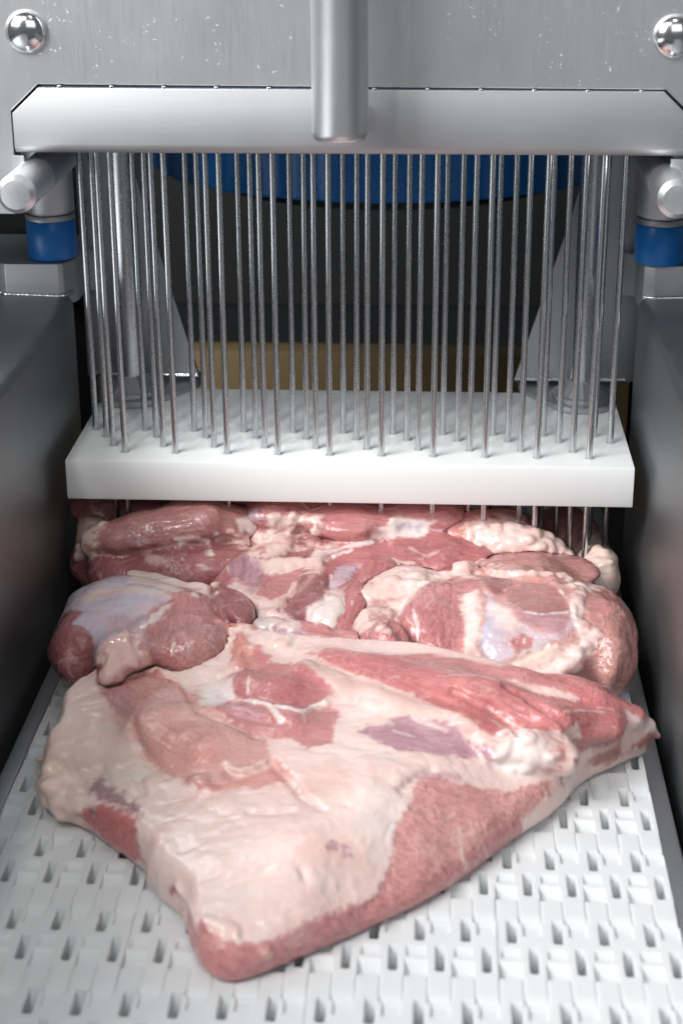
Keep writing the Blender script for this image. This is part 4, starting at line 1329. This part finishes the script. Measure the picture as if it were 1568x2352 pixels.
# --- the jumble of trimmed muscle and fat in the middle
piece('pork_trimmed_shoulder', 'jumble of trimmed pork muscle and white fat between the darker cuts', [
    Ell(760, 1345, 25, 76, 64, 23, 'lean', k=8),
    Ell(570, 1310, 24, 34, 50, 22, 'lean', k=8),
    Ell(650, 1425, 16, 56, 40, 18, 'lean', k=8),
    Ell(900, 1300, 22, 62, 44, 24, 'lean', k=8),
    Ell(770, 1180, 56, 84, 22, 15, 'lean', k=8),
    Ell(650, 1235, 44, 22, 18, 11, 'fat', k=6),
    Ell(625, 1186, 60, 22, 14, 9, 'rose', k=6),
    Ell(825, 1204, 58, 28, 15, 9, 'rose', k=5),
    Chain([(700, 1228, 46), (765, 1240, 47)], [8, 7], 'rose', .8, k=3),
    Ell(970, 1190, 58, 26, 14, 9, 'rose', k=5),
    Chain([(900, 1215, 48), (990, 1220, 48)], [6, 7], 'fatw', .7, k=4),
    Ell(950, 1275, 40, 54, 26, 14, 'lean', yaw=-8, k=9),
    Ell(700, 1265, 40, 16, 12, 9, 'dark', k=5),
    Ell(640, 1300, 38, 24, 14, 10, 'fat', k=5),
    Ell(735, 1285, 42, 12, 14, 10, 'fat', k=4),
    Ell(580, 1330, 34, 13, 20, 12, 'purp', k=5),
    Chain([(600, 1362, 34), (650, 1335, 36), (690, 1312, 36)], [8, 10, 7], 'rose', .8, k=3),
    Chain([(670, 1410, 32), (715, 1365, 36), (745, 1325, 38)], [9, 13, 8], 'dark', .8, k=3),
    Chain([(780, 1360, 36), (810, 1320, 38)], [9, 9], 'silv', .8, k=4),
    Chain([(790, 1440, 32), (830, 1380, 37), (870, 1320, 40)], [10, 12, 11], 'lean', .8, k=5),
    Ell(760, 1410, 33, 20, 20, 11, 'fatw', k=4),
    Chain([(550, 1375, 34), (620, 1395, 33), (680, 1440, 32)], [8, 11, 7], 'fat', .7, k=4),
    Ell(600, 1432, 30, 12, 10, 8, 'grey', k=3),
    Ell(700, 1462, 33, 38, 11, 7, 'purp', yaw=-14, k=4),
    Ell(760, 1462, 35, 26, 10, 8, 'rose', yaw=-14, k=3),
], [
    (q('b', (180, 80), (230, 50), (560, 60), (570, 110), (420, 180), (300, 170), (200, 140)), 'rose', 1.5, 1.5),
    (q('b', (190, 110), (250, 60), (280, 130), (330, 160), (250, 165), (120, 150)), 'silv', 1.2, 1.5, .2, .85),
    (q('b', (340, 120), (400, 120), (560, 130), (690, 130), (700, 200), (520, 220), (470, 340), (400, 390), (280, 410), (200, 420), (230, 280), (330, 200)), 'fat', 1.5, 3, .4),
    (q('b', (255, 345), (310, 335), (310, 385), (275, 390)), 'bright', 1.2, 1.2, 0, .85),
    (q('b', (530, 240), (620, 215), (760, 250), (790, 290), (720, 325), (640, 310)), 'rose', 1.0, 1.2),
    (q('b', (720, 150), (800, 80), (900, 90), (1190, 100), (1150, 180), (1060, 260), (900, 280), (800, 270), (740, 200)), 'rose', 1.2, 1.2),
    (q('b', (830, 120), (1000, 110), (1120, 150), (1000, 230), (860, 220)), 'pink', 5, 4, 0, .5),
    (q('b', (1240, 100), (1290, 60), (1540, 70), (1500, 130), (1340, 150)), 'rose', 1.2, 1.5),
    (q('b', (1160, 190), (1200, 130), (1330, 150), (1480, 160), (1400, 260), (1250, 280), (1100, 270), (1050, 255)), 'fatw', 1.5, 2, .2),
    (q('b', (1200, 190), (1320, 180), (1420, 190), (1380, 230), (1230, 220)), 'silv', 1.5, 1.5, -.5, .85),
    (q('b', (690, 370), (1000, 290), (1300, 280), (1568, 300), (1568, 420), (1450, 440), (1250, 560), (1050, 540), (1000, 600), (880, 900), (800, 900), (850, 640), (960, 470), (880, 440)), 'lean', 1.6, 2),
    (q('b', (1180, 300), (1400, 300), (1568, 330), (1500, 420), (1300, 400)), 'dark', 4, 3, 0, .6),
    (q('b', (900, 380), (1000, 360), (1040, 400), (960, 440), (890, 440)), 'rose', 2, 3, 0, .8),
    (q('b', (1250, 440), (1320, 435), (1350, 465), (1280, 465)), 'fatp', 1, 1, .2, .8),
    (q('b', (400, 410), (460, 340), (660, 350), (560, 410)), 'dark', 1.2, 1.5, -.5),
    (q('b', (190, 420), (330, 430), (480, 400), (590, 430), (680, 350), (740, 430), (700, 500), (580, 500), (400, 540), (310, 530), (200, 460)), 'fat', 1.4, 2.5, .5),
    (q('b', (240, 670), (330, 580), (570, 480), (540, 560), (470, 650), (360, 700)), 'rose', 1.0, 1.2),
    (q('b', (420, 760), (500, 650), (620, 540), (740, 520), (750, 600), (700, 700), (590, 820), (560, 870), (480, 820)), 'dark', 1.2, 1.2),
    (q('b', (500, 640), (600, 530), (680, 520), (600, 600), (520, 680)), 'pink', 2, 2, 0, .7),
    (q('b', (760, 560), (800, 470), (960, 470), (880, 560), (760, 640)), 'silv', 1.5, 2, .1, .85),
    (q('b', (600, 780), (700, 720), (840, 640), (850, 770), (780, 900), (650, 880)), 'fatw', 1.2, 1.2, .4),
    (q('b', (160, 440), (270, 420), (300, 540), (250, 660), (180, 680)), 'purp', 2, 2, 0, .7),
    (q('b', (70, 660), (250, 690), (400, 730), (440, 810), (560, 880), (540, 920), (400, 880), (340, 840), (230, 800), (150, 760)), 'fat', 1.2, 1.8, .3),
    (q('b', (220, 830), (300, 800), (370, 850), (350, 900), (250, 900)), 'grey', 1.2, 1.5, .3),
    (q('b', (380, 920), (560, 930), (800, 1000), (870, 1060), (700, 1040), (480, 980)), 'purp', 1.5, 2),
    (q('b', (560, 870), (640, 870), (820, 920), (920, 980), (910, 1040), (850, 1060), (620, 960)), 'rose', 1.2, 1.5),
], ropes=[(q('b', (360, 180), (350, 130), (385, 125)), 2.0, 2.6, 'fat'), (q('b', (230, 280), (330, 230), (450, 190)), 1.6, 1.4, 'fat'), (q('b', (360, 715), (480, 670), (510, 590)), 1.5, 1.3, 'fatp'), (q('b', (1180, 150), (1240, 160), (1330, 160)), 1.3, 1.1, 'fatw'),
          (q('b', (700, 385), (860, 345), (1040, 300)), 1.4, 1.0, 'fatw'), (q('b', (780, 400), (900, 360)), 1.1, .8, 'fatw')],
    fringe=[(q('b', (440, 180), (560, 150), (680, 150)), 26, 1.6, 3.2, 'fat'), (q('b', (270, 260), (380, 280), (460, 310), (330, 380)), 30, 1.8, 3.6, 'fat'), (q('b', (250, 450), (400, 460), (560, 460), (660, 420)), 22, 1.6, 3.4, 'fat'),
            (q('b', (120, 690), (300, 730), (420, 820)), 12, 1.6, 2.8, 'fat'), (q('b', (260, 850), (350, 870)), 8, 1.6, 3.0, 'grey'), (q('b', (380, 920), (440, 940)), 4, 1.2, 2.2, 'fatw')],
    crease=[(q('b', (180, 400), (190, 480), (160, 560)), 2.0), (q('b', (530, 240), (600, 310), (720, 335)), 1.6), (q('b', (1040, 268), (1140, 285)), 2.0), (q('b', (420, 770), (520, 660), (610, 540)), 1.4), (q('b', (590, 830), (620, 760), (720, 700)), 1.6),
            (q('b', (780, 900), (860, 780), (870, 620), (960, 480)), 1.4), (q('b', (560, 880), (700, 900), (880, 960)), 1.4), (q('b', (300, 540), (320, 590)), 1.6), (q('b', (750, 620), (760, 540)), 1.2)],
    lines=[(q('b', (760, 540), (750, 640)), 'fatw', .6, .8), (q('b', (900, 560), (830, 600), (780, 640)), 'fatw', .6, .7), (q('b', (1300, 340), (1420, 400), (1540, 350)), 'fatp', .9, .6), (q('b', (900, 660), (910, 760)), 'fatw', .4, .5), (q('b', (1000, 560), (1020, 640)), 'salmon', 1.5, .7)])

# --- fat end showing behind the last needles
piece('pork_rear_end', 'tan fatty meat end pierced by the last needles beside the grey wall', [
    Ell(1355, 1275, 14, 15, 22, 14, 'faty', k=4),
    Ell(1372, 1318, 26, 15, 22, 17, 'faty', k=6),
    Ell(1300, 1230, 22, 22, 22, 20, 'brown', k=4),
], [], fringe=[(q('c', (1250, 280), (1330, 330), (1370, 390)), 8, 1.6, 3, 'faty')])
